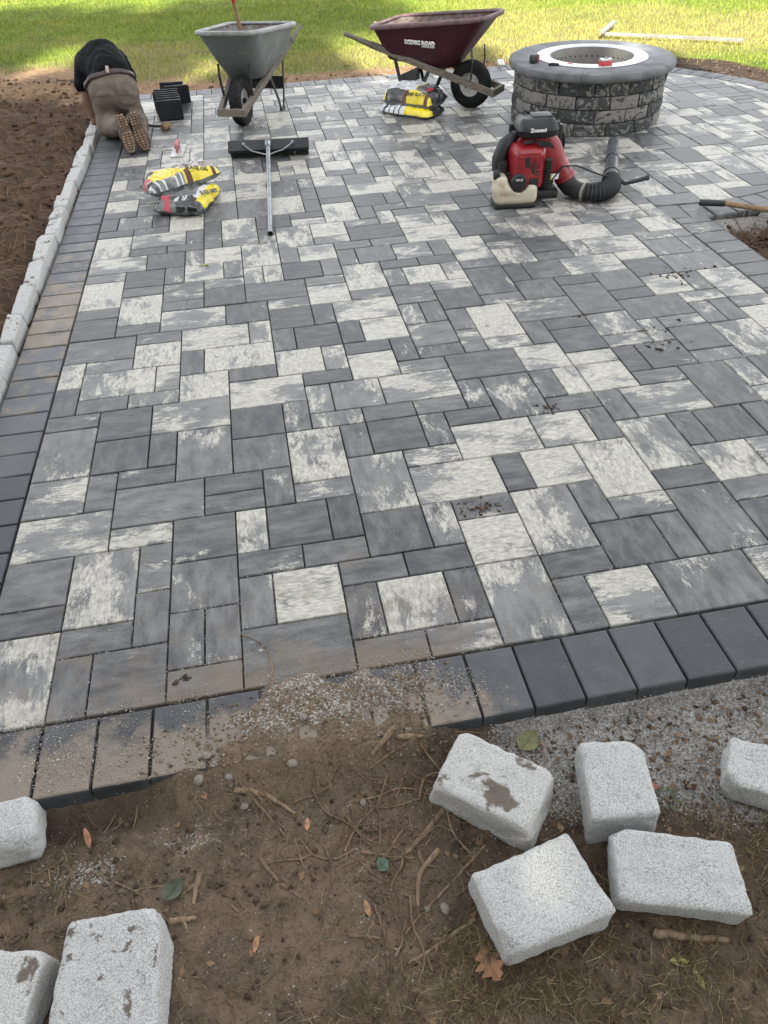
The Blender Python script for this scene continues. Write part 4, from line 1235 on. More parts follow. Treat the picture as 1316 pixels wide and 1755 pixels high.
    for dr, dzv in prof:
        L = []
        for k in range(n):
            p0 = Vector(top[k - 1]); p1 = Vector(top[(k + 1) % n]); t = (p1 - p0); nrm = Vector((t.y, -t.x, 0)).normalized()
            v = Vector(top[k]) + nrm * (dr - 0.012)
            L.append((v.x, v.y, v.z + dzv + rimtilt(v.y)))
        loops.append(L)
    rm.loft(loops, cap0=False, cap1=False).build("tub_rim", rim, w, 60)
    if lettering:
        lettering(w)
    return w

def text_mesh(name, body, size, mat, parent, M, extrude=0.0008, bold=0.0, align='CENTER', xs=1.0):
    cu = bpy.data.curves.new(name, 'FONT')
    cu.body = body; cu.size = size; cu.extrude = extrude; cu.offset = bold; cu.align_x = align; cu.align_y = 'CENTER'
    cu.resolution_u = 2
    tmp = bpy.data.objects.new(name, cu); COL.objects.link(tmp)
    dg = bpy.context.evaluated_depsgraph_get()
    me = bpy.data.meshes.new_from_object(tmp.evaluated_get(dg))
    bpy.data.objects.remove(tmp)
    me.name = name; me.materials.clear(); me.materials.append(mat)
    o = bpy.data.objects.new(name, me)
    link(o, parent)
    for v in me.vertices: v.co.x *= xs
    o.matrix_local = M
    return o
M_WHITE_PAINT = plain("white_print", (0.72, 0.72, 0.70), 0.6, var=0.08)
def scenic(w):
    # the tub side nearest the viewer is its +x side; the print lies on the sloping wall
    p0 = Vector((-0.296, 0.42, 0.578)); out = Vector((-0.895, 0.02, -0.445)).normalized()
    ex = Vector((0.04, -1, 0.02)).normalized(); ex = (ex - out * ex.dot(out)).normalized(); ey = out.cross(ex)
    # find the wall: x as a function of z on the straight part of the side
    def place(dx, dyv):
        v = p0 + ex * dx + ey * dyv
        return Matrix(((ex.x, ey.x, out.x, v.x), (ex.y, ey.y, out.y, v.y), (ex.z, ey.z, out.z, v.z), (0, 0, 0, 1)))
    text_mesh("lettering", "SCENIC ROAD", 0.050, M_WHITE_PAINT, w, place(0.0, 0.0), 0.006, 0.0022, xs=1.0)
    text_mesh("small_lettering", "MANUFACTURING", 0.016, M_WHITE_PAINT, w, place(0.085, -0.032), 0.006, 0.0004)
gw = barrow("grey tub wheelbarrow with wooden rails and a red handled shovel in it", (1.053, 6.086, 0), -0.3628, 0.926, M_TUB_G, M_CRUST, M_RIM_G, M_HUB_G)
mw = barrow("maroon tub wheelbarrow lettered in white, beside the fire pit", (3.142, 6.009, 0), 0.8774, 0.921, M_TUB_M, M_CRUST_M, M_RIM_M, M_HUB_W, scenic)

# shovel standing in the grey tub
M_REDPAINT = plain("red_handle_plastic", (0.33, 0.012, 0.025), 0.4, var=0.2)
sh = empty("shovel", (1.17, 6.62, 0.43), 0, "shovel with wooden shaft and red handle standing in the grey wheelbarrow", "shovel")
tip = Vector((0.0, 0.0, -0.03)); topv = Vector((-0.12, -0.06, 0.98))
d_ = (topv - tip)
MB().tube([tip + d_ * t for t in (0.16, 0.4, 0.56)], 0.0165, 12).build("shaft", M_WOOD2, sh)
hd = MB().tube([tip + d_ * 0.44, tip + d_ * 0.6, tip + d_ * 0.76], [0.019, 0.021, 0.026], 12)
sv = Vector((1, 0, 0)); b0 = tip + d_ * 0.75; b1 = tip + d_ * 0.88
hd.tube([b0, b0 + sv * 0.045 + d_ * 0.03, b1 + sv * 0.055], 0.011, 8).tube([b0, b0 - sv * 0.045 + d_ * 0.03, b1 - sv * 0.055], 0.011, 8).tube([b1 - sv * 0.06, b1 + sv * 0.06], 0.014, 10)
hd.build("grip", M_REDPAINT, sh)
bl = MB(); loops = []
for t, wv in ((0.20, 0.02), (0.14, 0.09), (0.0, 0.10), (-0.10, 0.075), (-0.16, 0.01)):
    c = tip + d_.normalized() * t
    loops.append([c + Vector((-wv, 0.012, 0)), c + Vector((0, -0.006, 0)), c + Vector((wv, 0.012, 0)), c + Vector((wv, 0.016, 0)), c + Vector((0, -0.002, 0)), c + Vector((-wv, 0.016, 0))])
bl.loft(loops).build("blade", M_STEEL_IN, sh)
# ---------------------------------------------------------------- kneeling worker
M_TROUSER = plain("khaki_work_trousers", (0.128, 0.103, 0.080), 0.9, var=0.12, scale=26.0, dirt=(0.18, 0.148, 0.115), dirt_amt=0.05, bump=0.3)
M_SHIRT = plain("black_shirt", (0.0035, 0.004, 0.005), 0.95, spec=0.15, var=0.3, scale=30.0)
M_SKIN = plain("skin", (0.16, 0.085, 0.055), 0.55, var=0.12, scale=30.0)
M_BELT = plain("dark_leather_belt", (0.045, 0.030, 0.026), 0.55, var=0.3, scale=30.0)
M_BOOT = plain("dusty_boot_leather", (0.075, 0.058, 0.045), 0.8, var=0.3, scale=20.0, dirt=(0.2, 0.15, 0.11), dirt_amt=0.5)
M_SOLE = plain("tan_boot_sole", (0.23, 0.155, 0.105), 0.85, var=0.3, scale=24.0, dirt=(0.12, 0.085, 0.06), dirt_amt=0.4, bump=0.3)
M_SOLE_D = plain("dark_sole_grooves", (0.085, 0.058, 0.04), 0.9, var=0.3, scale=24.0)
M_CAPC = plain("black_cap", (0.015, 0.016, 0.018), 0.8, var=0.2)
M_GREENPRINT = plain("green_collar_print", (0.03, 0.16, 0.08), 0.7, var=0.2)
PO = Vector((0.0, 5.9, 0.0))
person = empty("person", PO, label="person in black shirt and khaki trousers kneeling with back turned by the curb", cat="person")
def fold(X, Y, Z, k):
    return 0.010 * fbm(X * 15, Y * 15, Z * 6 + k, 91, 3) + 0.0035 * np.sin(41 * (Z + 0.5 * X + 0.35 * fbm(X * 5, Y * 5, Z * 5, 92, 2)))
def sd_trousers(X, Y, Z):
    d = sd_ell(X, Y, Z, (0.005, 0.060, 0.44), (0.165, 0.150, 0.115))
    d = smin(d, sd_ell(X, Y, Z, (-0.075, 0.005, 0.380), (0.112, 0.120, 0.140)), 0.07)
    d = smin(d, sd_ell(X, Y, Z, (0.088, 0.010, 0.370), (0.112, 0.120, 0.140)), 0.07)
    for a, k, b in (((-0.072, 0.02, 0.38), (-0.105, 0.125, 0.100), (0.025, -0.235, 0.165)), ((0.090, 0.03, 0.37), (0.108, 0.150, 0.100), (0.150, -0.215, 0.165))):
        leg = smin(sd_cone(X, Y, Z, a, k, 0.114, 0.098), sd_cone(X, Y, Z, k, b, 0.094, 0.074), 0.06)
        d = smin(d, leg, 0.03)
    return d + fold(X, Y, Z, 1.0)
def sd_shirt(X, Y, Z):
    d = sd_cone(X, Y, Z, (0.02, 0.08, 0.470), (-0.06, 0.34, 0.53), 0.155, 0.172)
    d = smin(d, sd_ell(X, Y, Z, (-0.10, 0.42, 0.53), (0.190, 0.17, 0.125), R(-12)), 0.06)
    d = smin(d, sd_cone(X, Y, Z, (-0.245, 0.50, 0.50), (-0.290, 0.42, 0.365), 0.085, 0.072), 0.05)
    d = smin(d, sd_cone(X, Y, Z, (0.035, 0.54, 0.50), (0.085, 0.56, 0.375), 0.085, 0.070), 0.05)
    return d + 0.8 * fold(X, Y, Z, 7.0)
def sd_skin(X, Y, Z):
    d = sd_cone(X, Y, Z, (-0.290, 0.42, 0.38), (-0.298, 0.385, 0.235), 0.052, 0.046)
    d = smin(d, sd_cone(X, Y, Z, (-0.298, 0.385, 0.235), (-0.262, 0.345, 0.085), 0.046, 0.032), 0.03)
    e = smin(sd_cone(X, Y, Z, (0.085, 0.56, 0.38), (0.10, 0.585, 0.245), 0.052, 0.046), sd_cone(X, Y, Z, (0.10, 0.585, 0.245), (0.06, 0.64, 0.085), 0.046, 0.032), 0.03)
    n = sd_cone(X, Y, Z, (-0.10, 0.56, 0.53), (-0.13, 0.68, 0.44), 0.066, 0.060)
    h = sd_ell(X, Y, Z, (-0.14, 0.755, 0.385), (0.078, 0.098, 0.112))
    h = smin(h, sd_ell(X, Y, Z, (-0.145, 0.80, 0.30), (0.052, 0.05, 0.055)), 0.03)
    return np.minimum(np.minimum(d, e), smin(n, h, 0.03))
def sd_body(X, Y, Z):
    return np.minimum(smin(sd_trousers(X, Y, Z), sd_shirt(X, Y, Z) - 0.004, 0.012), smin(sd_skin(X, Y, Z), sd_shirt(X, Y, Z), 0.008))
V, F = sdf_mesh(sd_body, (-0.46, -0.36, -0.02), (0.36, 0.94, 0.74), 0.0125)
c = V[F].mean(1)
bp, bn = np.array([0.015, -0.03, 0.50]), np.array([-0.16, 0.60, 0.78]) / np.linalg.norm([-0.16, 0.60, 0.78])
dt, ds, dk = (f(c[:, 0], c[:, 1], c[:, 2]) for f in (sd_trousers, sd_shirt, sd_skin))
side = (c - bp) @ bn
mi = np.where(dk < np.minimum(dt, ds) - 0.004, 2, np.where((side > 0) & (ds < dt + 0.06), 1, 0))
np_mesh("body", V, F, [M_TROUSER, M_SHIRT, M_SKIN], mi, True, person)
V, F = sdf_mesh(lambda X, Y, Z: np.maximum(np.minimum(sd_trousers(X, Y, Z), sd_shirt(X, Y, Z)) - 0.021, np.abs((X - bp[0]) * bn[0] + (Y - bp[1]) * bn[1] + (Z - bp[2]) * bn[2]) - 0.019), (-0.3, -0.25, 0.2), (0.3, 0.4, 0.74), 0.0105)
np_mesh("belt", V, F, [M_BELT], smooth=True, parent=person)
V, F = sdf_mesh(lambda X, Y, Z: np.maximum(sd_ell(X, Y, Z, (-0.14, 0.775, 0.40), (0.088, 0.100, 0.118)), -(0.5 * (Y - 0.775) + 0.86 * (Z - 0.39)) * -1 - 0.03), (-0.26, 0.64, 0.24), (-0.02, 0.92, 0.54), 0.012)
np_mesh("cap", V, F, [M_CAPC], smooth=True, parent=person)
for pc_ in ((-0.085, -0.11, 0.42), (0.10, -0.10, 0.415)):
    V, F = sdf_mesh(lambda X, Y, Z: np.maximum(sd_trousers(X, Y, Z) - 0.0055, sd_rbox(X, Y, Z, pc_, (0.10, 0.16, 0.105), 0.012)), (pc_[0] - 0.07, pc_[1] - 0.1, pc_[2] - 0.07), (pc_[0] + 0.07, pc_[1] + 0.1, pc_[2] + 0.07), 0.008)
    np_mesh("pocket", V, F, [M_TROUSER], smooth=50, parent=person)
# loop on the belt, print at the collar
lp = MB().box((0.02, -0.100, 0.555), (0.024, 0.020, 0.055), 0.004, rot=Euler((R(-38), 0, 0)))
lp.build("belt_loop", plain("pale_belt_loop", (0.30, 0.25, 0.20), 0.8), person)
lw = Euler((R(12), 0, R(-12)))
text_mesh("collar_print", "MASONRY", 0.032, M_GREENPRINT, person, Matrix.Translation((-0.165, 0.47, 0.648)) @ lw.to_matrix().to_4x4(), 0.004) if False else None
def make_hand(pos, dirv, name="hand"):
    """five bent fingers from a palm"""
    d = Vector(dirv).normalized(); up = Vector((0, 0, 1)); s = d.cross(up).normalized(); n = s.cross(d)
    P0 = Vector(pos)
    def fn(X, Y, Z):
        v = sd_ell(X, Y, Z, tuple(P0 + d * 0.035), (0.038, 0.038, 0.022))
        for k, (o, l) in enumerate(((-0.030, 0.062), (-0.010, 0.074), (0.010, 0.070), (0.029, 0.055))):
            a = P0 + d * 0.06 + s * o; b = a + d * l * 0.55 + n * 0.004; e = b + d * l * 0.4 - n * 0.022
            v = smin(v, np.minimum(sd_cone(X, Y, Z, a, b, 0.0105, 0.0095), sd_cone(X, Y, Z, b, e, 0.0095, 0.008)), 0.006)
        a = P0 + d * 0.02 - s * 0.03; b = a + d * 0.03 - s * 0.028; e = b + d * 0.03 - s * 0.004
        v = smin(v, np.minimum(sd_cone(X, Y, Z, a, b, 0.013, 0.011), sd_cone(X, Y, Z, b, e, 0.011, 0.009)), 0.008)
        return v
    lo = P0 + d * 0.06 - Vector((0.11, 0.11, 0.08)); hi = P0 + d * 0.06 + Vector((0.11, 0.11, 0.06))
    V, F = sdf_mesh(fn, lo, hi, 0.0055)
    np_mesh(name, V, F, [M_SKIN], smooth=True, parent=person)
make_hand((-0.262, 0.345, 0.075), (0.15, 0.8, -0.45))
make_hand((0.06, 0.64, 0.075), (-0.2, 0.8, -0.45))

def half_w(y):
    ys = [0, 0.012, 0.05, 0.10, 0.15, 0.185, 0.22, 0.26, 0.288, 0.300]
    ws = [0.018, 0.032, 0.049, 0.0555, 0.047, 0.041, 0.042, 0.043, 0.034, 0.016]
    return float(np.interp(y, ys, ws))
def boot(toe, heel, outward, mirror):
    T, H = Vector(toe), Vector(heel)
    ey = (H - T).normalized(); ez = -(Vector(outward) - ey * Vector(outward).dot(ey)).normalized(); ex = ey.cross(ez)
    M = Matrix(((ex.x, ey.x, ez.x, T.x), (ex.y, ey.y, ez.y, T.y), (ex.z, ey.z, ez.z, T.z), (0, 0, 0, 1)))
    ysx = [0, 0.006, 0.02, 0.05, 0.085, 0.12, 0.15, 0.185, 0.22, 0.26, 0.285, 0.297, 0.300]
    def outline(z, g=1.0):
        L = [(half_w(y) * g + mirror * 0.010 * math.sin(y * 9), y, z) for y in ysx]
        return L + [(-half_w(y) * g + mirror * 0.010 * math.sin(y * 9), y, z) for y in reversed(ysx)]
    so = MB().loft([outline(0.010, 0.94), outline(0.0, 1.0), outline(0.030, 1.0), outline(0.036, 0.93)])
    o = so.build("boot", M_BOOT, person, 50); o.matrix_local = M
    sl = MB().loft([outline(-0.001, 0.93), outline(0.024, 1.03)])
    s2 = sl.build("sole", M_SOLE_D, o, 50)
    lg = MB()
    for k in range(15):
        y = 0.014 + k * 0.0195
        if 0.165 < y < 0.195: continue
        w = half_w(y) * 0.93
        nl = 3 if w > 0.035 else 2
        for q in range(nl):
            x = -w + (q + 0.5) * 2 * w / nl
            lg.box((x + mirror * 0.010 * math.sin(y * 9), y, -0.004), (2 * w / nl - 0.009, 0.0115, 0.014), 0.002, rot=Euler((0, 0, R(14) * (1 if q % 2 else -1))))
    prop(lg.build("sole_tread", M_SOLE, o, False), kind="stuff")
    def fn(X, Y, Z):
        d = sd_cone(X, Y, Z, (0, 0.06, 0.048), (0, 0.15, 0.062), 0.044, 0.046)
        d = smin(d, sd_cone(X, Y, Z, (0, 0.15, 0.062), (0, 0.235, 0.085), 0.048, 0.050), 0.03)
        return smin(d, sd_cone(X, Y, Z, (0, 0.235, 0.085), (0, 0.205, 0.200), 0.052, 0.056), 0.03)
    V, F = sdf_mesh(fn, (-0.08, -0.02, -0.02), (0.08, 0.32, 0.28), 0.011)
    np_mesh("upper", V, F, [M_BOOT], smooth=True, parent=o)
boot((0.105, -0.475, 0.018), (0.055, -0.345, 0.285), (0.05, -0.9, 0.35), -1)
boot((0.222, -0.435, 0.018), (0.170, -0.325, 0.285), (-0.05, -0.9, 0.35), 1)

# dark border pavers waiting on edge beside the worker
M_BOR2 = plain("dark_paver_stack", (0.012, 0.013, 0.016), 0.75, spec=0.3, var=0.3, scale=25.0, dirt=(0.05, 0.05, 0.05), dirt_amt=0.1, bump=0.3)
sp_lab = ["nearest dark paver stood on edge, full face showing beside the mallet", "second dark paver on edge behind the nearest one", "third dark paver in the row stood on edge",
          "fourth dark paver in the row stood on edge", "fifth dark paver stood on edge, shifted to the left", "sixth and last dark paver of the near row on edge",
          "dark paver on edge in the far pair, nearer one", "dark paver on edge in the far pair, rearmost by the lawn"]
sp_pos = [(0.395, 6.43, 3, -7), (0.385, 6.53, 2, -8), (0.375, 6.615, -2, -9), (0.36, 6.70, 0, -8), (0.345, 6.785, 2, -8), (0.35, 6.87, -1, -9), (0.455, 6.99, 3, -6), (0.395, 7.16, -3, -5)]
for lab, (x, y, rz, ln) in zip(sp_lab, sp_pos):
    o = MB().box((0, 0, 0.083), (0.226, 0.06, 0.158), 0.006).build("standing_paver", M_BOR2, None, False)
    o.location = (x, y, 0.003); o.rotation_euler = (R(ln), 0, R(rz))
    prop(o, lab, "paver", "pavers stood on edge beside the worker")

# mallet and hand float
ml = empty("mallet", (0.33, 6.13, 0), R(-38), "mallet with black handle and tan head lying by the worker", "mallet")
MB().tube([(-0.26, 0.0, 0.022), (-0.12, 0, 0.020), (0.02, 0, 0.028)], [0.017, 0.013, 0.012], 10).build("handle", M_BLACKP, ml)
MB().lathe([(0.0, -0.045), (0.026, -0.045), (0.030, -0.038), (0.030, 0.038), (0.026, 0.045), (0.0, 0.045)], 18, (0.03, 0, 0.031), 'Y').build("head", M_WOOD2, ml)
M_PINK = plain("faded_red_handle", (0.36, 0.13, 0.12), 0.6, var=0.25, scale=30.0)
M_PLATE = plain("pale_float_plate", (0.40, 0.395, 0.38), 0.5, 0.3, var=0.15)
ft = empty("hand_float", (0.478, 5.42, 0), R(-4), "pale hand float with faded red handle lying on light pavers", "float")
MB().box((0, 0, 0.006), (0.105, 0.33, 0.010), 0.002).build("plate", M_PLATE, ft, False)
MB().tube([(0, -0.085, 0.055), (0, -0.04, 0.062), (0, 0.05, 0.062), (0, 0.095, 0.056)], [0.016, 0.019, 0.019, 0.016], 12).build("handle", M_PINK, ft)
MB().box((0, -0.06, 0.03), (0.02, 0.02, 0.05), 0.003).box((0, 0.07, 0.03), (0.02, 0.02, 0.05), 0.003).build("bracket", M_PINK, ft, False)

# ---------------------------------------------------------------- bags of jointing sand
M_BYEL = plain("yellow_plastic_film", (0.62, 0.50, 0.010), 0.30, var=0.08, scale=6.0, spec=0.7)
M_BBLK = plain("black_plastic_film", (0.018, 0.018, 0.019), 0.28, var=0.4, scale=14.0, dirt=(0.2, 0.2, 0.2), dirt_amt=0.3, spec=0.7)
M_BGRY = plain("grey_plastic_film", (0.11, 0.112, 0.112), 0.30, var=0.4, scale=16.0, spec=0.7)
M_BWHT = plain("white_plastic_film", (0.50, 0.52, 0.53), 0.30, var=0.12, scale=10.0, spec=0.7)
M_BCLR = plain("clear_film_over_sand", (0.20, 0.165, 0.14), 0.22, var=0.75, scale=17.0, dirt=(0.42, 0.40, 0.38), dirt_amt=0.35, spec=0.8)
M_BRED = plain("red_print", (0.38, 0.03, 0.045), 0.4, var=0.1)
M_BBRN = plain("brown_print", (0.10, 0.035, 0.015), 0.5, var=0.1)
BM = [M_BYEL, M_BBLK, M_BGRY, M_BWHT, M_BCLR, M_BRED, M_BBRN]
YEL, BLK, GRY, WHT, CLR, RED, BRN = range(7)
def bag(loc, rz, L, W, H, zone, seed, label, tilt=(0, 0), sag=None, nu=46, nv=34):
    f = lambda t: max(0.0, 1 - abs(t) ** 5) ** 0.62
    us = np.sin(np.linspace(-math.pi / 2, math.pi / 2, nu)) * 0.35 + np.linspace(-1, 1, nu) * 0.65
    vs = np.sin(np.linspace(-math.pi / 2, math.pi / 2, nv)) * 0.35 + np.linspace(-1, 1, nv) * 0.65
    V, F, M = [], [], []
    for sgn in (1, -1):
        for a in us:
            for b in vs:
                ff = f(a) * f(b)
                x = a * L / 2 * (1 - 0.05 * b * b); y = b * W / 2 * (1 - 0.07 * a * a)
                x += 0.012 * float(vnoise(b * 4 + seed, a * 2, sgn, 3)); y += 0.010 * float(vnoise(a * 5, seed, b, 4))
                h = H * (0.32 + 0.68 * ff * (sag(a, b) if sag else 1.0)) if sgn > 0 else H * (0.32 - 0.32 * min(1, ff * 1.8))
                if sgn > 0 and ff > 0.02:
                    cr = fbm(a * 3.0 + seed, b * 4.0, 0, 11, 3); fi = fbm(a * 11 + seed, b * 5 + 2 * cr, 0, 13, 3)
                    h += 0.020 * float(cr) * min(1, ff * 2) + 0.011 * (1 - abs(float(fi)) * 2) * min(1, ff * 2.5)
                V.append((x, y, max(h, 0.002) if sgn > 0 else max(h, 0.001)))
    n2 = nu * nv
    for sidx in (0, 1):
        for i in range(nu - 1):
            for j in range(nv - 1):
                q = [sidx * n2 + i * nv + j, sidx * n2 + (i + 1) * nv + j, sidx * n2 + (i + 1) * nv + j + 1, sidx * n2 + i * nv + j + 1]
                F.append(tuple(q) if sidx == 0 else tuple(reversed(q)))
                M.append(zone((us[i] + us[i + 1]) / 2, (vs[j] + vs[j + 1]) / 2) if sidx == 0 else GRY)
    root = empty("sand_bag", loc, rz, label, "sand bag", "bags of jointing sand on the pavers", rot=(tilt[0], tilt[1], rz))
    o = np_mesh("sack", V, F, BM, M, 60, root)
    bm = bmesh.new(); bm.from_mesh(o.data); bmesh.ops.remove_doubles(bm, verts=bm.verts[:], dist=0.0012); bm.to_mesh(o.data); bm.free()
    # crimped seal at both ends
    for s in (-1, 1):
        MB().bar([(s * (L / 2 - 0.012) * 0.97, -W / 2 * 0.86, H * 0.31), (s * (L / 2 + 0.004) * 0.97, -W * 0.2, H * 0.30), (s * (L / 2 - 0.002) * 0.97, W * 0.2, H * 0.34), (s * (L / 2 - 0.012) * 0.97, W / 2 * 0.86, H * 0.30)], 0.030, 0.004).build("end_seal", M_BBLK, root, False)
    def at(a, b):
        i = int(np.argmin(abs(us - a))); j = int(np.argmin(abs(vs - b)))
        p = Vector(V[i * nv + j]); pu = Vector(V[min(i + 1, nu - 1) * nv + j]) - Vector(V[max(i - 1, 0) * nv + j]); pw = Vector(V[i * nv + min(j + 1, nv - 1)]) - Vector(V[i * nv + max(j - 1, 0)])
        return p, pu.normalized(), pw.normalized()
    return root, at
def stick_text(root, at, a, b, body, size, mat, flip=1, lift=0.004, xs=1.0):
    p, pu, pw = at(a, b)
    ex = pu * flip; nz = pu.cross(pw).normalized()
    if nz.z < 0: nz = -nz
    ey = nz.cross(ex).normalized()
    p = p + nz * lift
    M = Matrix(((ex.x, ey.x, nz.x, p.x), (ex.y, ey.y, nz.y, p.y), (ex.z, ey.z, nz.z, p.z), (0, 0, 0, 1)))
    return text_mesh("lettering", body, size, mat, root, M, 0.0015, 0.0008, xs=xs)
# left pair
def z_low(a, b):
    if b < -0.72: return YEL if a > -0.75 else BLK
    if a < -0.80:
        return BLK if b < 0.05 or b > 0.75 else (RED if 0.25 < b < 0.55 else GRY)
    if a < -0.62: return RED if 0.30 < b < 0.72 else (WHT if -0.45 < b < 0.12 and int((b + 1) * 14) % 2 else BLK)
    if b < -0.5: return WHT
    return GRY
b1, at1 = bag((0.585, 4.14, 0), R(72), 0.47, 0.36, 0.105, z_low, 2, "lower grey and black sand bag of the pair by the broom, yellow right side")
stick_text(b1, at1, 0.0, -0.86, "SLATE GREY", 0.042, M_BLACKP, 1)
def z_up(a, b):
    if b < -0.66:
        if a < -0.02: return WHT if int((a + 1) * 24) % 4 == 1 else GRY
        return BRN if (0.03 < a < 0.16 or 0.78 < a < 0.92) else YEL
    if a < -0.80: return RED if -0.3 < b < 0.1 else (WHT if -0.45 < b < -0.3 else BLK)
    if a < -0.55: return YEL if b < 0.3 else BLK
    if a < 0.0 - 0.25 * b: return YEL
    if a > 0.93: return BLK
    return CLR
b2, at2 = bag((0.545, 4.295, 0.088), R(24), 0.54, 0.30, 0.105, z_up, 5, "upper yellow sand bag with a clear window, lying on the grey one by the broom", (R(-5), R(-4)))
stick_text(b2, at2, 0.46, -0.84, "SLATE GREY", 0.040, M_BLACKP, 1)
# right pair
def z_rl(a, b):
    if b < -0.55: return YEL if a > 0.1 else (WHT if int((a + 1) * 18) % 4 else BLK)
    return BLK
b3, at3 = bag((2.585, 5.985, 0), R(-45), 0.56, 0.34, 0.075, z_rl, 9, "lower flat yellow edged sand bag below the maroon wheelbarrow")
def z_ru(a, b):
    if b < -0.68:
        if a < -0.1: return BLK if a > -0.85 else YEL
        return BRN if (-0.08 < a < 0.06 or 0.74 < a < 0.90) else YEL
    if a < 0.28: return WHT
    if a < 0.36: return YEL
    if 0.66 < a < 0.78 and -0.5 < b < -0.1: return RED
    return GRY if a < 0.7 else BLK
b4, at4 = bag((2.620, 6.030, 0.058), R(-45), 0.54, 0.33, 0.155, z_ru, 14, "upper puffed sand bag with white top, below the maroon wheelbarrow", (R(2), 0))
stick_text(b4, at4, 0.40, -0.88, "SLATE GREY", 0.038, M_BLACKP, -1)

# ---------------------------------------------------------------- push broom
M_BROOM = plain("dark_grey_broom_board", (0.013, 0.016, 0.017), 0.7, var=0.15, scale=10.0)
M_BRIST = plain("black_bristles", (0.012, 0.012, 0.012), 0.9, var=0.4, scale=60.0)
M_GALV = plain("galvanised_tube", (0.20, 0.215, 0.225), 0.42, 0.7, var=0.25, scale=18.0, dirt=(0.28, 0.28, 0.27), dirt_amt=0.3)
br = empty("push_broom", (1.215, 5.06, 0), R(-7.5), "wide dark push broom lying with its metal pole towards the viewer", "broom")
MB().box((0, 0, 0.085), (0.645, 0.095, 0.030), 0.005, rot=Euler((R(36), 0, 0))).build("head_board", M_BROOM, br, False)
bs = MB()
for k in range(46):
    for q in range(3):
        x = -0.305 + 0.61 * k / 45; y = -0.03 + 0.03 * q
        bs.bar([(x, y + 0.012, 0.068 + 0.6 * y), (x + rng.uniform(-.006, .006), y + 0.030 + rng.uniform(-.008, .008), 0.004)], 0.011, 0.012)
prop(bs.build("bristles", M_BRIST, br, False), kind="stuff")
MB().box((0, -0.016, 0.100), (0.05, 0.062, 0.034), 0.010, rot=Euler((R(36), 0, 0))).tube([(0, -0.015, 0.108), (0.005, -0.10, 0.100)], 0.022, 14).build("socket", M_GALV, br)
ptip = Vector((0.111, -1.65, 0.018)); pst = Vector((0.003, -0.06, 0.104))
pole = MB().tube([pst, pst.lerp(ptip, 0.5), ptip], 0.0165, 16, caps=False).tube([pst, pst.lerp(ptip, 0.5), ptip], 0.0135, 16, caps=False)
pole.tube([pst.lerp(ptip, 0.985), ptip + (ptip - pst).normalized() * 0.001], [0.0172, 0.0172], 16, caps=False).build("pole", M_GALV, br)
for s in (-1, 1):
    j = pst.lerp(ptip, 0.13)
    MB().tube([(s * 0.195, -0.022, 0.105), (s * 0.12, -0.13, 0.085), (s * 0.06, -0.175, 0.082), j + Vector((s * 0.012, 0, 0.0))], 0.0055, 8).tube([(s * 0.195, -0.016, 0.098), (s * 0.195, -0.026, 0.114)], 0.012, 10).build("brace", M_GALV, br)

# ---------------------------------------------------------------- backpack blower
M_BRED2 = plain("red_blower_shroud", (0.21, 0.010, 0.014), 0.36, var=0.15, scale=9.0, dirt=(0.20, 0.06, 0.055), dirt_amt=0.2)
M_BPL = plain("black_blower_plastic", (0.008, 0.0085, 0.0095), 0.55, var=0.35, scale=14.0, dirt=(0.04, 0.04, 0.04), dirt_amt=0.15)
M_TANK = plain("stained_white_tank", (0.44, 0.40, 0.31), 0.45, var=0.12, scale=7.0, dirt=(0.20, 0.12, 0.06), dirt_amt=0.45, dscale=7.0)
M_TUBE = plain("grey_blower_tube", (0.055, 0.062, 0.068), 0.36, var=0.25, scale=12.0)
bo = Vector((2.90, 3.58, 0.0))
bl = empty("backpack_blower", bo, R(-6), "red backpack leaf blower with black hose standing on the pavers", "leaf blower")
def sd_vol(X, Y, Z):
    # snail housing about the y axis, its mouth low on the right
    r = np.sqrt(X ** 2 + (Z - 0.245) ** 2); a = np.arctan2(Z - 0.245, X)
    rad = 0.190 + 0.020 * np.clip((a + 0.6) / 2.2, 0, 1) * 0 + 0.012 * np.cos(a - 0.4)
    q = np.sqrt(np.maximum(r - rad + 0.045, 0) ** 2 + np.maximum(np.abs(Y - 0.075) - 0.025, 0) ** 2) - 0.045
    out = sd_cone(X, Y, Z, (0.115, 0.075, 0.30), (0.235, 0.055, 0.125), 0.072, 0.066)
    return smin(q, out, 0.03)
V, F = sdf_mesh(sd_vol, (-0.26, -0.04, 0.01), (0.34, 0.2, 0.5), 0.0115)
np_mesh("fan_housing", V, F, [M_BRED2], smooth=True, parent=bl)
def sd_cov(X, Y, Z):
    zz = Z - 0.235; xx = X + 0.055
    taper = 1 - 0.25 * np.clip((-Y + 0.02) / 0.16, 0, 1)
    d = sd_rbox(xx / taper, Y, zz / (1 - 0.12 * np.clip((-Y) / 0.16, 0, 1)), (0, -0.04, 0), (0.255, 0.19, 0.275), 0.045)
    return d * 0.8
V, F = sdf_mesh(sd_cov, (-0.25, -0.17, 0.03), (0.15, 0.09, 0.44), 0.0105)
cov = np_mesh("engine_cover", V, F, [M_BRED2], smooth=True, parent=bl)
vent = MB()
for k in range(13):
    vent.box((0.052 + 0.018, -0.105 + 0.012 * 0, 0.125 + k * 0.0135), (0.042, 0.05, 0.0055), 0.0015)
for k in range(7):
    vent.box((-0.005 + k * 0.014, -0.09, 0.383 - 0.002 * k), (0.006, 0.055, 0.012), 0.001, rot=Euler((R(20), 0, R(25))))
for k in range(5):
    a = R(62 - 22 * k)
    vent.box((-0.062 + 0.045 * math.cos(a), -0.1345, 0.232 + 0.045 * math.sin(a)), (0.055, 0.008, 0.008), 0.002, rot=Euler((0, -a, 0)))
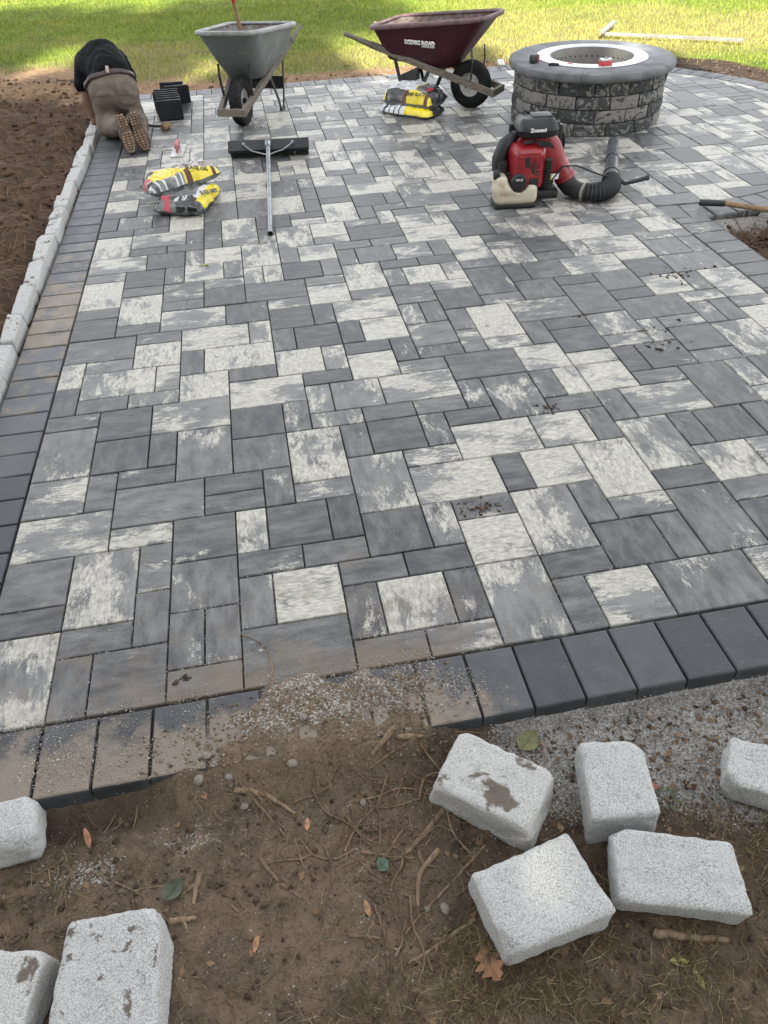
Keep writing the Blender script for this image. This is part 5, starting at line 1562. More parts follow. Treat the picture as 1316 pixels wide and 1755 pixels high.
vent.box((-0.075, -0.133, 0.285), (0.030, 0.012, 0.062), 0.004, rot=Euler((0, R(-12), 0)))
vent.box((-0.025, -0.1335, 0.145), (0.062, 0.012, 0.085), 0.008)
vent.box((-0.06, -0.06, 0.386), (0.075, 0.022, 0.010), 0.003, rot=Euler((R(16), 0, R(20))))
prop(vent.build("vent_slots", M_HOLE, cov, False), kind="stuff")
MB().lathe([(0.0, -0.028), (0.045, -0.028), (0.055, -0.015), (0.055, 0.0), (0.0, 0.0)], 24, (-0.125, -0.125, 0.165), 'Y').box((-0.125, -0.157, 0.150), (0.065, 0.012, 0.014), 0.003).build("starter", M_BPL, bl)
text_mesh("starter_mark", "MAX", 0.022, M_WHITE_PAINT, bl, Matrix.Translation((-0.125, -0.1555, 0.185)) @ Matrix.Rotation(R(90), 4, 'X'), 0.002)
def sd_tank(X, Y, Z):
    d = sd_rbox(X + 0.135, Y + 0.085, Z - 0.088, (0, 0, 0), (0.285, 0.15, 0.125), 0.035)
    d = smin(d, sd_rbox(X + 0.235, Y + 0.08, Z - 0.145, (0, 0, 0), (0.085, 0.13, 0.12), 0.03), 0.03)
    return np.maximum(d, -sd_cone(X, Y, Z, (-0.12, -0.18, 0.165), (-0.12, 0.0, 0.165), 0.062, 0.062))
V, F = sdf_mesh(sd_tank, (-0.32, -0.2, 0.0), (0.06, 0.02, 0.24), 0.0105)
tk = np_mesh("fuel_tank", V, F, [M_TANK], smooth=True, parent=bl)
MB().lathe([(0, -0.022), (0.028, -0.022), (0.032, -0.012), (0.032, 0.015), (0, 0.018)], 14, (-0.262, -0.095, 0.208), 'X').build("fuel_cap", M_BPL, tk)
MB().box((-0.135, -0.06, 0.018), (0.28, 0.18, 0.032), 0.014).box((0.04, 0.08, 0.03), (0.30, 0.17, 0.055), 0.018).build("base_frame", M_BPL, bl)
MB().box((0.02, 0.155, 0.235), (0.34, 0.03, 0.42), 0.012).box((0.20, 0.165, 0.29), (0.035, 0.05, 0.27), 0.012).tube([(0.21, 0.19, 0.40), (0.245, 0.21, 0.30), (0.235, 0.2, 0.17)], 0.018, 8, flat=0.4).build("back_plate", M_BPL, bl)
lid = MB(); lo = []
for z, w, l, r in ((0.392, 0.17, 0.16, 0.03), (0.408, 0.245, 0.225, 0.05), (0.445, 0.268, 0.245, 0.055), (0.458, 0.258, 0.235, 0.05), (0.490, 0.235, 0.205, 0.045), (0.508, 0.20, 0.17, 0.04), (0.512, 0.16, 0.13, 0.03)):
    lo.append(rrect(w, l, r, 0.0 + (0.508 - z) * 0.10, 0.065, z, 5))
lidm = lid.loft(lo).build("air_filter_lid", M_BPL, bl, 30)
MB().box((0.03, 0.06, 0.512), (0.13, 0.11, 0.012), 0.004).tube([(-0.09, 0.12, 0.500), (-0.06, 0.12, 0.525), (-0.03, 0.12, 0.516)], 0.010, 8).build("lid_rib", M_BPL, lidm, 40)
text_mesh("paint_scrawl", "Zcomm!", 0.030, M_WHITE_PAINT, lidm, Matrix.Translation((-0.005, -0.060, 0.452)) @ Euler((R(78), 0, R(-1))).to_matrix().to_4x4(), 0.004, 0.0008)
MB().tube([(-0.235, 0.02, 0.20), (-0.230, 0.02, 0.27), (-0.195, 0.03, 0.36), (-0.150, 0.05, 0.395)], [0.040, 0.050, 0.046, 0.034], 14).tube([(-0.15, 0.05, 0.395), (-0.10, 0.06, 0.405)], [0.030, 0.030], 12).build("intake_duct", M_BPL, bl)
MB().box((-0.215, 0.00, 0.225), (0.06, 0.10, 0.10), 0.02).tube([(-0.25, -0.03, 0.165), (-0.13, -0.06, 0.21)], 0.013, 8).box((-0.20, -0.06, 0.155), (0.05, 0.05, 0.05), 0.008).build("engine_block", M_BPL, bl)
MB().tube([(0.232, 0.056, 0.132), (0.245, 0.052, 0.110)], [0.071, 0.071], 22).build("mouth_flange", M_BRED2, bl)
fins = MB()
for k in range(6):
    a = R(58 - 19 * k)
    fins.box((0.188 * math.cos(a) + 0.002, 0.075, 0.245 + 0.190 * math.sin(a)), (0.040, 0.010, 0.008), 0.002, rot=Euler((0, -a, 0)))
prop(fins.build("housing_bolts", M_BRED2, bl, False), kind="stuff")
MB().tube([(0.10, 0.17, 0.42), (0.19, 0.235, 0.36), (0.215, 0.25, 0.22), (0.16, 0.20, 0.08)], 0.022, 8, flat=0.25).build("shoulder_strap", M_BPL, bl)
MB().tube([(0.60, 0.06, 0.085), (0.46, 0.02, 0.135), (0.30, 0.02, 0.20), (0.20, -0.01, 0.21), (0.10, -0.03, 0.10)], 0.0055, 7).build("throttle_cable", M_BPL, bl)
stk = MB().box((0.150, -0.016, 0.150), (0.052, 0.004, 0.036), 0.001, rot=Euler((0, R(4), R(14)))).build("warning_sticker", M_WHITEP, bl, False)
MB().box((0.113, -0.024, 0.150), (0.030, 0.004, 0.036), 0.001, rot=Euler((0, R(4), R(14)))).build("sticker_band", M_BYEL, stk, False)
elb = [(0.240, 0.055, 0.120), (0.250, 0.045, 0.090), (0.270, 0.010, 0.068), (0.305, -0.045, 0.060), (0.345, -0.085, 0.060)]
MB().tube(elb, [0.064, 0.064, 0.060, 0.055, 0.052], 20).build("elbow", M_BPL, bl)
ca, cb = Vector((0.338, -0.078, 0.060)), Vector((0.352, -0.092, 0.060))
MB().tube([ca, cb], 0.0565, 22).build("hose_clamp", M_STEEL_IN, bl)
ctrl = [Vector((0.350, -0.090, 0.062)), Vector((0.430, -0.150, 0.064)), Vector((0.560, -0.085, 0.064)), Vector((0.575, 0.085, 0.068))]
path, rad = [], []
for k in range(61):
    t = k / 60
    path.append(ctrl[0] * (1 - t) ** 3 + ctrl[1] * 3 * t * (1 - t) ** 2 + ctrl[2] * 3 * t * t * (1 - t) + ctrl[3] * t ** 3)
    rad.append(0.0575 + 0.0055 * math.cos(k / 60 * 2 * math.pi * 15))
MB().tube(path, rad, 24).build("corrugated_hose", M_BPL, bl, 60)
t0 = Vector((0.572, 0.075, 0.067)); t1 = Vector((0.880, 0.985, 0.047))
dv = (t1 - t0)
MB().tube([t0, t0 + dv * 0.13, t0 + dv * 0.14, t0 + dv * 0.5, t0 + dv * 0.51, t1], [0.055, 0.053, 0.049, 0.047, 0.045, 0.042], 22, caps=False).tube([t0, t1], [0.045, 0.039], 22, caps=False).build("blow_tube", M_TUBE, bl)
MB().tube([t0 + dv * 0.12, t0 + dv * 0.155], 0.058, 22).tube([t0 + dv * 0.49, t0 + dv * 0.525], 0.052, 22).tube([t0 - dv * 0.02, t0 + dv * 0.02], 0.060, 22).build("tube_bands", M_BPL, bl) if False else None
for k, (f, r) in enumerate(((0.0, 0.061), (0.135, 0.0575), (0.505, 0.051))):
    MB().tube([t0 + dv * (f - 0.012), t0 + dv * (f + 0.018)], r, 22).build("tube_band", M_BPL, bl)
h0 = t0 + Vector((0.045, 0.0, 0.01))
MB().tube([h0, h0 + Vector((0.05, -0.02, -0.025)), h0 + Vector((0.12, -0.025, -0.012)), h0 + Vector((0.205, -0.02, 0.004))], [0.016, 0.013, 0.0135, 0.0155], 12).tube([h0 + Vector((0.195, -0.02, 0.003)), h0 + Vector((0.210, -0.02, 0.005))], [0.018, 0.018], 12).build("throttle_handle", M_BPL, bl)

# ---------------------------------------------------------------- odds and ends at the edges
g1 = empty("garden_tool", (3.91, 3.16, 0), 0, "tool with black grip and wooden shaft lying across the planting bed edge", "garden tool")
a, b, c = Vector((0.0, 0.0, 0.030)), Vector((0.135, -0.078, 0.036)), Vector((0.95, -0.56, -0.02))
MB().tube([a, a.lerp(b, 0.08), a.lerp(b, 0.5), b], [0.0185, 0.0215, 0.0205, 0.020], 14).build("grip", M_BLACKP, g1)
MB().tube([b, b.lerp(c, 0.5), c], 0.0165, 12).build("shaft", M_WOOD2, g1)
MB().tube([c, c + (c - b).normalized() * 0.12], [0.021, 0.018], 10).bar([c + (c - b).normalized() * 0.10, c + (c - b).normalized() * 0.30], 0.16, 0.006).build("blade", M_STEEL_IN, g1, False)
M_PVC = plain("pale_aluminium", (0.20, 0.195, 0.18), 0.6, 0.1, var=0.2, scale=8.0)
for lab, p, q, w in (("long pale screed rail lying on the grass behind the fire pit", (5.56, 8.64), (6.86, 7.70), 0.032), ("short pale rail crossing the end of the long one on the grass", (5.50, 8.55), (5.92, 9.15), 0.05)):
    z0 = 0.03
    o = empty("screed_rail", (*p, 0), 0, lab, "rail", "pale rails on the lawn")
    dv2 = Vector((q[0] - p[0], q[1] - p[1], 0))
    MB().bar([(0, 0, z0 + (0.03 if w > 0.046 else 0)), (dv2.x, dv2.y, z0 + (0.03 if w > 0.046 else 0))], w, 0.028).build("rail", M_PVC, o, False)
    MB().box((dv2.x, dv2.y, z0 + (0.03 if w > 0.046 else 0)), (0.03, 0.03, 0.024), 0.004).build("end_cap", M_GREYP, o, False)
V, F = block_geo(0.085, 0.07, 0.055, 77, n=5, rnd=0.012)
wb_ = np_mesh("stone_chunk", V, F, [plain("white_chunk", (0.62, 0.61, 0.58), 0.7)], smooth=True)
wb_.location = (3.93, 7.60, -0.005); wb_.rotation_euler = (0, 0, 0.4)
prop(wb_, "small white chunk of stone at the patio edge behind the maroon wheelbarrow", "stone")
# ---------------------------------------------------------------- litter on the ground
_t = NT("loose_bits"); _a = _t.attr("gc")
M_BITS = _t.out(_t.mix(0.35, _a.outputs['Color'], _t.mix(_t.noise(_t.pos(), 260.0, 3), (0, 0, 0), _a.outputs['Color']), 'MIX'), 0.92, 0.0, 0.2)
_ph = (1 + 5 ** 0.5) / 2
ICO_V = np.array([(-1, _ph, 0), (1, _ph, 0), (-1, -_ph, 0), (1, -_ph, 0), (0, -1, _ph), (0, 1, _ph), (0, -1, -_ph), (0, 1, -_ph), (_ph, 0, -1), (_ph, 0, 1), (-_ph, 0, -1), (-_ph, 0, 1)]) / 1.9
ICO_F = np.array([(0, 11, 5), (0, 5, 1), (0, 1, 7), (0, 7, 10), (0, 10, 11), (1, 5, 9), (5, 11, 4), (11, 10, 2), (10, 7, 6), (7, 1, 8), (3, 9, 4), (3, 4, 2), (3, 2, 6), (3, 6, 8), (3, 8, 9), (4, 9, 5), (2, 4, 11), (6, 2, 10), (8, 6, 7), (9, 8, 1)])
OCT_V = np.array([(1, 0, 0), (-1, 0, 0), (0, 1, 0), (0, -1, 0), (0, 0, 1), (0, 0, -1)], float)
OCT_F = np.array([(0, 2, 4), (2, 1, 4), (1, 3, 4), (3, 0, 4), (2, 0, 5), (1, 2, 5), (3, 1, 5), (0, 3, 5)])
def bits(x, y, z, size, cols, base, flat=0.7, jit=0.3):
    n = len(x); bv, bf = base
    S = size[:, None, None] * (1 + jit * g.normal(size=(n, len(bv), 1)).clip(-1.5, 1.5))
    a = g.uniform(0, 6.283, n); ca, sa = np.cos(a)[:, None], np.sin(a)[:, None]
    st = g.uniform(0.6, 1.4, (n, 2))
    px = bv[None, :, 0] * st[:, :1]; py = bv[None, :, 1] * st[:, 1:]
    P = np.stack([px * ca - py * sa, px * sa + py * ca, np.repeat(bv[None, :, 2], n, 0) * flat], -1) * S
    P += np.stack([x, y, z + size * flat * 0.45], -1)[:, None, :]
    F = (bf[None] + (np.arange(n) * len(bv))[:, None, None]).reshape(-1, 3)
    return P.reshape(-1, 3), F, np.repeat(np.concatenate([cols, np.ones((n, 1))], 1), len(bv), 0)
def join(parts):
    off = 0; A, B, C = [], [], []
    for V, F, K in parts:
        A.append(V); B.append(F + off); C.append(K); off += len(V)
    return np.concatenate(A), np.concatenate(B), np.concatenate(C)
def tint(n, a, b, sd=0.15):
    f = g.uniform(0, 1, (n, 1))
    return (np.array([a]) * (1 - f) + np.array([b]) * f) * (1 + sd * g.normal(size=(n, 1)).clip(-2, 2))
def top_z(x, y):
    """upper surface at the front: dirt sheet or paver tops"""
    return np.maximum(dirt_z(x, y), np.where(y > -0.233, 0.0, -1.0))
def scatter(n, x0, x1, y0, y1, dens):
    x = g.uniform(x0, x1, n); y = g.uniform(y0, y1, n)
    k = dens(x, y) > g.uniform(0, 1, n)
    return x[k], y[k]
# pale crushed grit on the border, along the joints and on the bare base
parts = []
def d_grit(x, y):
    n1 = fbm(x * 9, y * 9, 0, 81, 3)
    a = np.clip(0.25 + 1.4 * n1, 0, 1) * sstep(-0.27, -0.14, y) * sstep(0.06, -0.02, y) * sstep(1.60, 1.40, x)
    b = 0.9 * np.exp(-(((x - 1.33) / 0.16) ** 2 + ((y + 0.10) / 0.09) ** 2)) * (n1 > -0.15)
    e = 0.5 * np.exp(-(((x - 0.25) / 0.35) ** 2 + ((y + 0.13) / 0.06) ** 2)) * (n1 > -0.1)
    return np.clip(a * 0.55 + b + e, 0, 1)
x, y = scatter(46000, -0.05, 1.62, -0.30, 0.05, d_grit)
parts.append(bits(x, y, top_z(x, y), 0.0006 + 0.0019 * g.uniform(0, 1, len(x)) ** 2, tint(len(x), (0.22, 0.185, 0.145), (0.54, 0.50, 0.45)), (OCT_V, OCT_F)))
x, y = scatter(34000, 1.40, 2.6, -0.72, -0.235, lambda x, y: 0.95 * sstep(1.42, 1.6, x + 0.08 * fbm(x * 4, y * 4, 0, 51)) * sstep(-0.62, -0.40, y + 0.10 * fbm(x * 5, y * 5, 0, 52) + 0.10 * sstep(1.8, 2.1, x)))
parts.append(bits(x, y, dirt_z(x, y), g.uniform(0.0010, 0.0030, len(x)), tint(len(x), (0.16, 0.152, 0.14), (0.58, 0.56, 0.52)), (OCT_V, OCT_F)))
x, y = scatter(34000, 0.05, 1.7, -1.05, -0.26, lambda x, y: np.clip(0.20 + 0.6 * np.exp(-(((x - 0.36) / 0.16) ** 2 + ((y + 0.42) / 0.06) ** 2)) + 0.45 * np.exp(-(((x - 0.68) / 0.25) ** 2 + ((y + 0.36) / 0.10) ** 2)), 0, 1) * (fbm(x * 10, y * 10, 0, 83, 3) > -0.2))
parts.append(bits(x, y, dirt_z(x, y), 0.0007 + 0.0018 * g.uniform(0, 1, len(x)) ** 2, tint(len(x), (0.16, 0.125, 0.09), (0.50, 0.47, 0.42)), (OCT_V, OCT_F)))
# grit lines in the first joints, crumbs across the field
jx, jy = [], []
for (pa, poly, tone, wh) in stones[:60]:
    cxp = sum(p[0] for p in poly) / 4; cyp = sum(p[1] for p in poly) / 4
    if cyp < 0.45 and cxp < 2.2:
        for q in range(4):
            p0, p1 = poly[q], poly[(q + 1) % 4]
            for _ in range(int(rng.uniform(2, 12))):
                t_ = rng.random(); jx.append(p0[0] + (p1[0] - p0[0]) * t_ + rng.gauss(0, 0.0015)); jy.append(p0[1] + (p1[1] - p0[1]) * t_ + rng.gauss(0, 0.0015))
jx, jy = np.array(jx), np.array(jy)
parts.append(bits(jx, jy, np.full(len(jx), -0.003), g.uniform(0.0012, 0.0026, len(jx)), tint(len(jx), (0.30, 0.28, 0.25), (0.55, 0.53, 0.5)), (OCT_V, OCT_F)))
x, y = scatter(2600, 0.0, 3.6, 0.0, 5.0, lambda x, y: 0.12 + 0.6 * np.exp(-y / 0.5))
parts.append(bits(x, y, np.zeros(len(x)), g.uniform(0.001, 0.0026, len(x)), tint(len(x), (0.10, 0.08, 0.06), (0.5, 0.48, 0.44)), (OCT_V, OCT_F)))
V, F, C = join(parts)
prop(np_mesh("grit", V, F, [M_BITS], attr={"gc": C}), "pale crushed grit scattered over the front border and base", "grit", kind="stuff")
# soil crumbs and clods
parts = []
x, y = scatter(9000, 0.0, 2.6, -1.15, -0.26, lambda x, y: 0.35 + 0.65 * (fbm(x * 6, y * 6, 0, 85, 3) > 0.0))
parts.append(bits(x, y, dirt_z(x, y), 0.0012 + 0.0065 * g.uniform(0, 1, len(x)) ** 4, tint(len(x), (0.045, 0.030, 0.020), (0.16, 0.115, 0.078)), (ICO_V, ICO_F)))
x, y = scatter(3800, 0.4, 1.5, -0.30, -0.02, lambda x, y: heap(x, y)[0] * (y < heap(x, y)[1] + 0.05))
parts.append(bits(x, y, top_z(x, y), 0.0010 + 0.0042 * g.uniform(0, 1, len(x)) ** 4, tint(len(x), (0.10, 0.07, 0.045), (0.26, 0.195, 0.135)), (ICO_V, ICO_F)))
x, y = scatter(9000, -2.4, -0.37, 1.6, 8.6, lambda x, y: 0.5 + 0.5 * fbm(x * 3, y * 3, 0, 87, 3))
parts.append(bits(x, y, ground_z(x, y), 0.003 + 0.022 * g.uniform(0, 1, len(x)) ** 7, tint(len(x), (0.040, 0.024, 0.0145), (0.125, 0.074, 0.043)), (ICO_V, ICO_F)))
x, y = scatter(6500, -0.4, 7.2, 4.5, 8.3, lambda x, y: ((patio_dist(x, y) > 0.01) & (y > 5)) * np.exp(-np.maximum(0, patio_dist(x, y) - 0.1) / 0.16))
parts.append(bits(x, y, ground_z(x, y), 0.004 + 0.018 * g.uniform(0, 1, len(x)) ** 3, tint(len(x), (0.05, 0.030, 0.018), (0.16, 0.10, 0.06)) * np.where(x > 5, 0.5, 1.0)[:, None], (ICO_V, ICO_F)))
x, y = scatter(2500, 3.9, 4.9, 1.5, 3.4, lambda x, y: bed_mask(x, y))
parts.append(bits(x, y, ground_z(x, y), 0.003 + 0.016 * g.uniform(0, 1, len(x)) ** 3, tint(len(x), (0.03, 0.018, 0.011), (0.10, 0.06, 0.04)), (ICO_V, ICO_F)))
x, y = scatter(300, 3.9, 4.6, 1.9, 3.2, lambda x, y: np.exp(-np.abs(x - 3.93) / 0.05))
# spills of dark soil on the pavers
for cx, cy, s, n in ((3.37, 2.25, 0.10, 60), (2.92, 1.71, 0.05, 34), (2.62, 1.93, 0.03, 10), (1.70, 0.62, 0.045, 60), (3.28, 2.24, 0.05, 24), (2.85, 1.55, 0.05, 20), (2.16, 1.18, 0.05, 26), (1.15, 6.1, 0.2, 10), (2.15, 5.6, 0.12, 14), (3.05, 1.75, 0.03, 12), (0.62, 0.075, 0.012, 14)):
    x = cx + g.normal(size=n) * s; y = cy + g.normal(size=n) * s * 0.5
    parts.append(bits(x, y, np.zeros(n), 0.0018 + 0.008 * g.uniform(0, 1, n) ** 2.5, tint(n, (0.035, 0.024, 0.016), (0.11, 0.08, 0.055)), (ICO_V, ICO_F), flat=0.5))
V, F, C = join(parts)
prop(np_mesh("soil_clods", V, F, [M_BITS], attr={"gc": C}), "brown soil crumbs and clods on the bare ground", "soil", kind="stuff")

# dead grass and straw on the dirt
def straw(n, x0, x1, y0, y1, dens, zf, l0, l1, w, cols, lift=0.010):
    x, y = scatter(n, x0, x1, y0, y1, dens); n = len(x)
    a = g.uniform(0, 6.283, n); l = g.uniform(l0, l1, n); b = a + g.normal(size=n) * 0.5
    pts = []
    for t, ang, hh in ((0, a, 0.0), (0.5, a, 1.0), (1.0, b, 0.4)):
        pts.append((x + np.cos(ang) * l * t, y + np.sin(ang) * l * t, hh))
    zl = g.uniform(0, lift, n) ** 1.0
    wx, wy = -np.sin(a) * w, np.cos(a) * w
    V = []
    for k, (px, py, hh) in enumerate(pts):
        z = zf(px, py) + 0.0015 + zl * hh
        s = (1.0, 0.8, 0.15)[k]
        V += [np.stack([px - wx * s, py - wy * s, z], -1), np.stack([px + wx * s, py + wy * s, z + 0.0006], -1)]
    V = np.stack(V, 1).reshape(-1, 3)
    base = (np.arange(n) * 6)[:, None]
    F = np.concatenate([base + np.array([[0, 1, 3, 2]]), base + np.array([[2, 3, 5, 4]])])
    return V, F, np.repeat(np.concatenate([cols(n), np.ones((n, 1))], 1), 6, 0)
cs = lambda n: np.where(g.uniform(0, 1, (n, 1)) < 0.62, tint(n, (0.085, 0.055, 0.032), (0.17, 0.115, 0.065), 0.2), np.where(g.uniform(0, 1, (n, 1)) < 0.6, tint(n, (0.24, 0.18, 0.10), (0.36, 0.29, 0.17), 0.15), tint(n, (0.07, 0.075, 0.028), (0.12, 0.12, 0.045), 0.2)))
def d_straw(x, y):
    n1 = fbm(x * 4, y * 4, 0, 95, 3)
    a = sstep(1.0, 1.35, x + 0.35 * (-0.75 - y) + 0.12 * n1) * sstep(-0.55, -0.72, y + 0.10 * n1)
    b = 0.8 * sstep(1.80, 1.95, x) * sstep(-0.52, -0.62, y)
    e = 0.45 * sstep(0.75, 1.0, x) * sstep(-0.72, -0.85, y)
    f = 0.30 * np.exp(-(((x - 0.24) / 0.10) ** 2 + ((y + 0.45) / 0.08) ** 2))
    cl = np.clip(0.45 + 1.6 * fbm(x * 16, y * 16, 0, 97, 3), 0.05, 1)
    return np.clip(np.maximum(np.maximum(a, b), np.maximum(e, f)) * cl + 0.03, 0, 1)
parts = [straw(70000, 0.05, 2.5, -1.3, -0.27, d_straw, dirt_z, 0.018, 0.065, 0.00065, cs, 0.014)]
cb_ = lambda n: tint(n, (0.06, 0.036, 0.022), (0.15, 0.10, 0.06), 0.2)
parts.append(straw(7000, -2.2, -0.4, 1.6, 8.8, lambda x, y: 0.6 + 0.4 * (y < 3.6), ground_z, 0.06, 0.22, 0.0016, lambda n: tint(n, (0.10, 0.065, 0.04), (0.27, 0.19, 0.12), 0.2), 0.03))
parts.append(straw(900, 3.9, 4.9, 1.6, 3.3, bed_mask, ground_z, 0.05, 0.16, 0.0015, cb_, 0.03))
parts.append(straw(5000, -0.5, 7.0, 5.0, 8.6, lambda x, y: (patio_dist(x, y) > 0.02) * (y > 6.2) * 0.8, ground_z, 0.03, 0.10, 0.0022, lambda n: tint(n, (0.16, 0.11, 0.06), (0.34, 0.26, 0.15), 0.2), 0.02))
V, F, C = join(parts)
prop(np_mesh("dead_grass", V, F, [M_BITS], attr={"gc": C}), "dry brown grass and rootlets strewn over the bare soil", "dead grass", kind="stuff")

# flakes of bark and leaf litter
x, y = scatter(1500, 0.1, 2.4, -1.2, -0.27, lambda x, y: np.clip(0.18 + 0.8 * sstep(1.0, 1.4, x + 0.3 * (-0.75 - y)), 0, 1)); n = len(x)
a = g.uniform(0, 6.283, n); l = g.uniform(0.003, 0.013, n); w = l * g.uniform(0.3, 0.8, n); z = dirt_z(x, y) + 0.003
ca, sa = np.cos(a), np.sin(a); tz = g.normal(size=n) * 0.35
V = np.stack([np.stack([x + u * l * ca - v * w * sa, y + u * l * sa + v * w * ca, z + u * l * tz + 0.002 * abs(v)], -1) for u, v in ((-1, -.5), (0.1, -1), (1, 0.1), (0, 1))], 1).reshape(-1, 3)
C = np.repeat(np.concatenate([tint(n, (0.07, 0.042, 0.025), (0.24, 0.155, 0.09), 0.2), np.ones((n, 1))], 1), 4, 0)
prop(np_mesh("leaf_litter", V, np.arange(4 * n).reshape(n, 4), [M_BITS], attr={"gc": C}), "brown flakes of bark and leaf litter on the dirt", "leaf litter", kind="stuff")

# roots and sticks
M_ROOT = mat_wood("root_bark", (0.075, 0.048, 0.030), (0.21, 0.145, 0.095))
M_ROOT_P = mat_wood("peeled_root", (0.105, 0.068, 0.042), (0.26, 0.185, 0.12))
def stick(name, pts, r, label=None, cat=None, mat=None, zf=None, lift=0.0, tip=0.55, group=None):
    P = []
    zf = zf or (lambda x, y: dirt_z(x, y))
    pts = [Vector((p[0], p[1], 0)) for p in pts]
    seg = 6
    q = random.Random(int(abs(pts[0].x * 1000)) + 7)
    for k in range(len(pts) - 1):
        p0 = pts[max(k - 1, 0)]; p1 = pts[k]; p2 = pts[k + 1]; p3 = pts[min(k + 2, len(pts) - 1)]
        for s in range(seg + (1 if k == len(pts) - 2 else 0)):
            t = s / seg
            v = 0.5 * ((2 * p1) + (p2 - p0) * t + (2 * p0 - 5 * p1 + 4 * p2 - p3) * t * t + (-p0 + 3 * p1 - 3 * p2 + p3) * t ** 3)
            P.append(v + Vector((q.gauss(0, r * 0.16), q.gauss(0, r * 0.16), 0)))
    zz = zf(np.array([p.x for p in P]), np.array([p.y for p in P]))
    zz = np.convolve(np.pad(zz, 2, mode='edge'), np.ones(5) / 5, 'valid')
    n = len(P)
    path = [Vector((p.x, p.y, float(z) + r * 0.1 + lift + 0.12 * r * math.sin(i * 0.7))) for i, (p, z) in enumerate(zip(P, zz))]
    rad = [r * (1 + (tip - 1) * i / (n - 1)) * q.uniform(0.90, 1.10) for i in range(n)]
    mb = MB().tube(path, rad, 8)
    if r > 0.004 and n > 6:
        for _ in range(q.choice((1, 2, 2))):
            i = q.randrange(2, n - 2); d = (path[i + 1] - path[i - 1]).normalized(); sd = d.cross(Vector((0, 0, 1))) * q.choice((-1, 1))
            l = r * q.uniform(3, 9); e = path[i] + (d * q.uniform(0.3, 1.0) + sd * q.uniform(0.4, 1.0)) * l
            m_ = (path[i] + e) / 2 + Vector((q.gauss(0, r * .4), q.gauss(0, r * .4), r * 0.3)); e.z -= r * 0.5
            mb.tube([path[i], m_, e], [rad[i] * 0.6, rad[i] * 0.42, rad[i] * 0.16], 6)
    o = mb.build(name, mat or M_ROOT, None, 60)
    if label: prop(o, label, cat, group)
    return o
GR = "roots and sticks on the dirt"
big = [("root", [(1.262, -.536), (1.203, -.586), (1.18, -.657)], .0085, "forked pale root standing out left of the squat granite block", M_ROOT_P),
       ("root", [(1.303, -.437), (1.208, -.509), (1.167, -.533)], .008, "thick root running from under the soil-smeared granite block", M_ROOT),
       ("root", [(1.38, -.551), (1.254, -.633), (1.192, -.67), (1.101, -.734)], .0048, "long thin root passing the two small pebbles", M_ROOT),
       ("root", [(1.311, -.708), (1.228, -.739), (1.133, -.772)], .006, "light brown root left of the brown oak leaf", M_ROOT_P),
       ("root", [(1.118, -.302), (1.289, -.242), (1.466, -.243)], .004, "thin dark root lying along the dirty end of the border", M_ROOT),
       ("stick", [(1.217, -.215), (1.134, -.268)], .011, "thick bark piece at the edge of the dirt heap", M_ROOT),
       ("wood_chip", [(1.215, -.241), (1.285, -.246)], .009, "pale yellow wood chip on the dirt heap", M_ROOT_P),
       ("stick", [(1.713, -.818), (1.787, -.838), (1.872, -.862)], .0125, "thick peeled stick under the long granite block", M_ROOT_P),
       ("root", [(.76, -.291), (.83, -.309), (.911, -.375)], .0085, "stout broken root at the foot of the dirt heap", M_ROOT_P),
       ("stick", [(.773, -.275), (.828, -.35), (.88, -.428)], .0048, "slim dark stick crossing the stout broken root", M_ROOT),
       ("stick", [(.81, -.467), (.85, -.529), (.906, -.589)], .0055, "straight brown stick in the middle of the bare dirt", M_ROOT),
       ("stick", [(.338, -.388), (.318, -.453), (.309, -.512)], .0045, "brown stick above the mud spotted granite block", M_ROOT),
       ("stick", [(.659, -.474), (.641, -.544)], .0085, "short peeled stick beside the dark crumpled leaf", M_ROOT_P),
       ("stick", [(.59, -.577), (.649, -.579)], .0085, "short stub of root at the corner of the mud spotted block", M_ROOT_P),
       ("stick", [(1.041, -.405), (1.072, -.455), (1.112, -.489)], .006, "grey brown stick between the dirt heap and the forked root", M_ROOT)]
for nm, pts, r, lab, m in big:
    stick(nm, pts, r, lab, "wood chip" if nm == "wood_chip" else nm, m, group=GR)
small = [([(1.212, -.53), (1.217, -.577)], .006), ([(1.068, -.505), (1.136, -.527), (1.197, -.542)], .005), ([(1.168, -.317), (1.123, -.401)], .005), ([(1.231, -.302), (1.181, -.378)], .004),
         ([(.907, -.468), (.921, -.515), (.95, -.552)], .0028), ([(.49, -.483), (.576, -.486)], .004), ([(.38, -.411), (.494, -.484), (.568, -.556), (.597, -.595)], .0032), ([(.991, -.363), (1.012, -.411)], .004),
         ([(.318, -.285), (.297, -.351)], .003), ([(.422, -.256), (.392, -.329)], .003), ([(.488, -.254), (.476, -.346)], .003), ([(1.01, -.691), (1.08, -.708)], .005)]
tw = MB()
for pts, r in small:
    o = stick("tmp", pts, r); tw.add([v.co[:] for v in o.data.vertices], [tuple(p.vertices) for p in o.data.polygons]); bpy.data.objects.remove(o)
qr = random.Random(4)
for k in range(120):
    x0 = qr.uniform(0.1, 2.1); y0 = qr.uniform(-1.0, -0.28); a = qr.uniform(0, 6.28); l = qr.uniform(0.02, 0.09)
    x1, y1 = x0 + l * math.cos(a), y0 + l * math.sin(a)
    if y1 > -0.26: continue
    o = stick("tmp", [(x0, y0), ((x0 + x1) / 2 + qr.gauss(0, .006), (y0 + y1) / 2 + qr.gauss(0, .006)), (x1, y1)], qr.uniform(0.0007, 0.0024))
    tw.add([v.co[:] for v in o.data.vertices], [tuple(p.vertices) for p in o.data.polygons]); bpy.data.objects.remove(o)
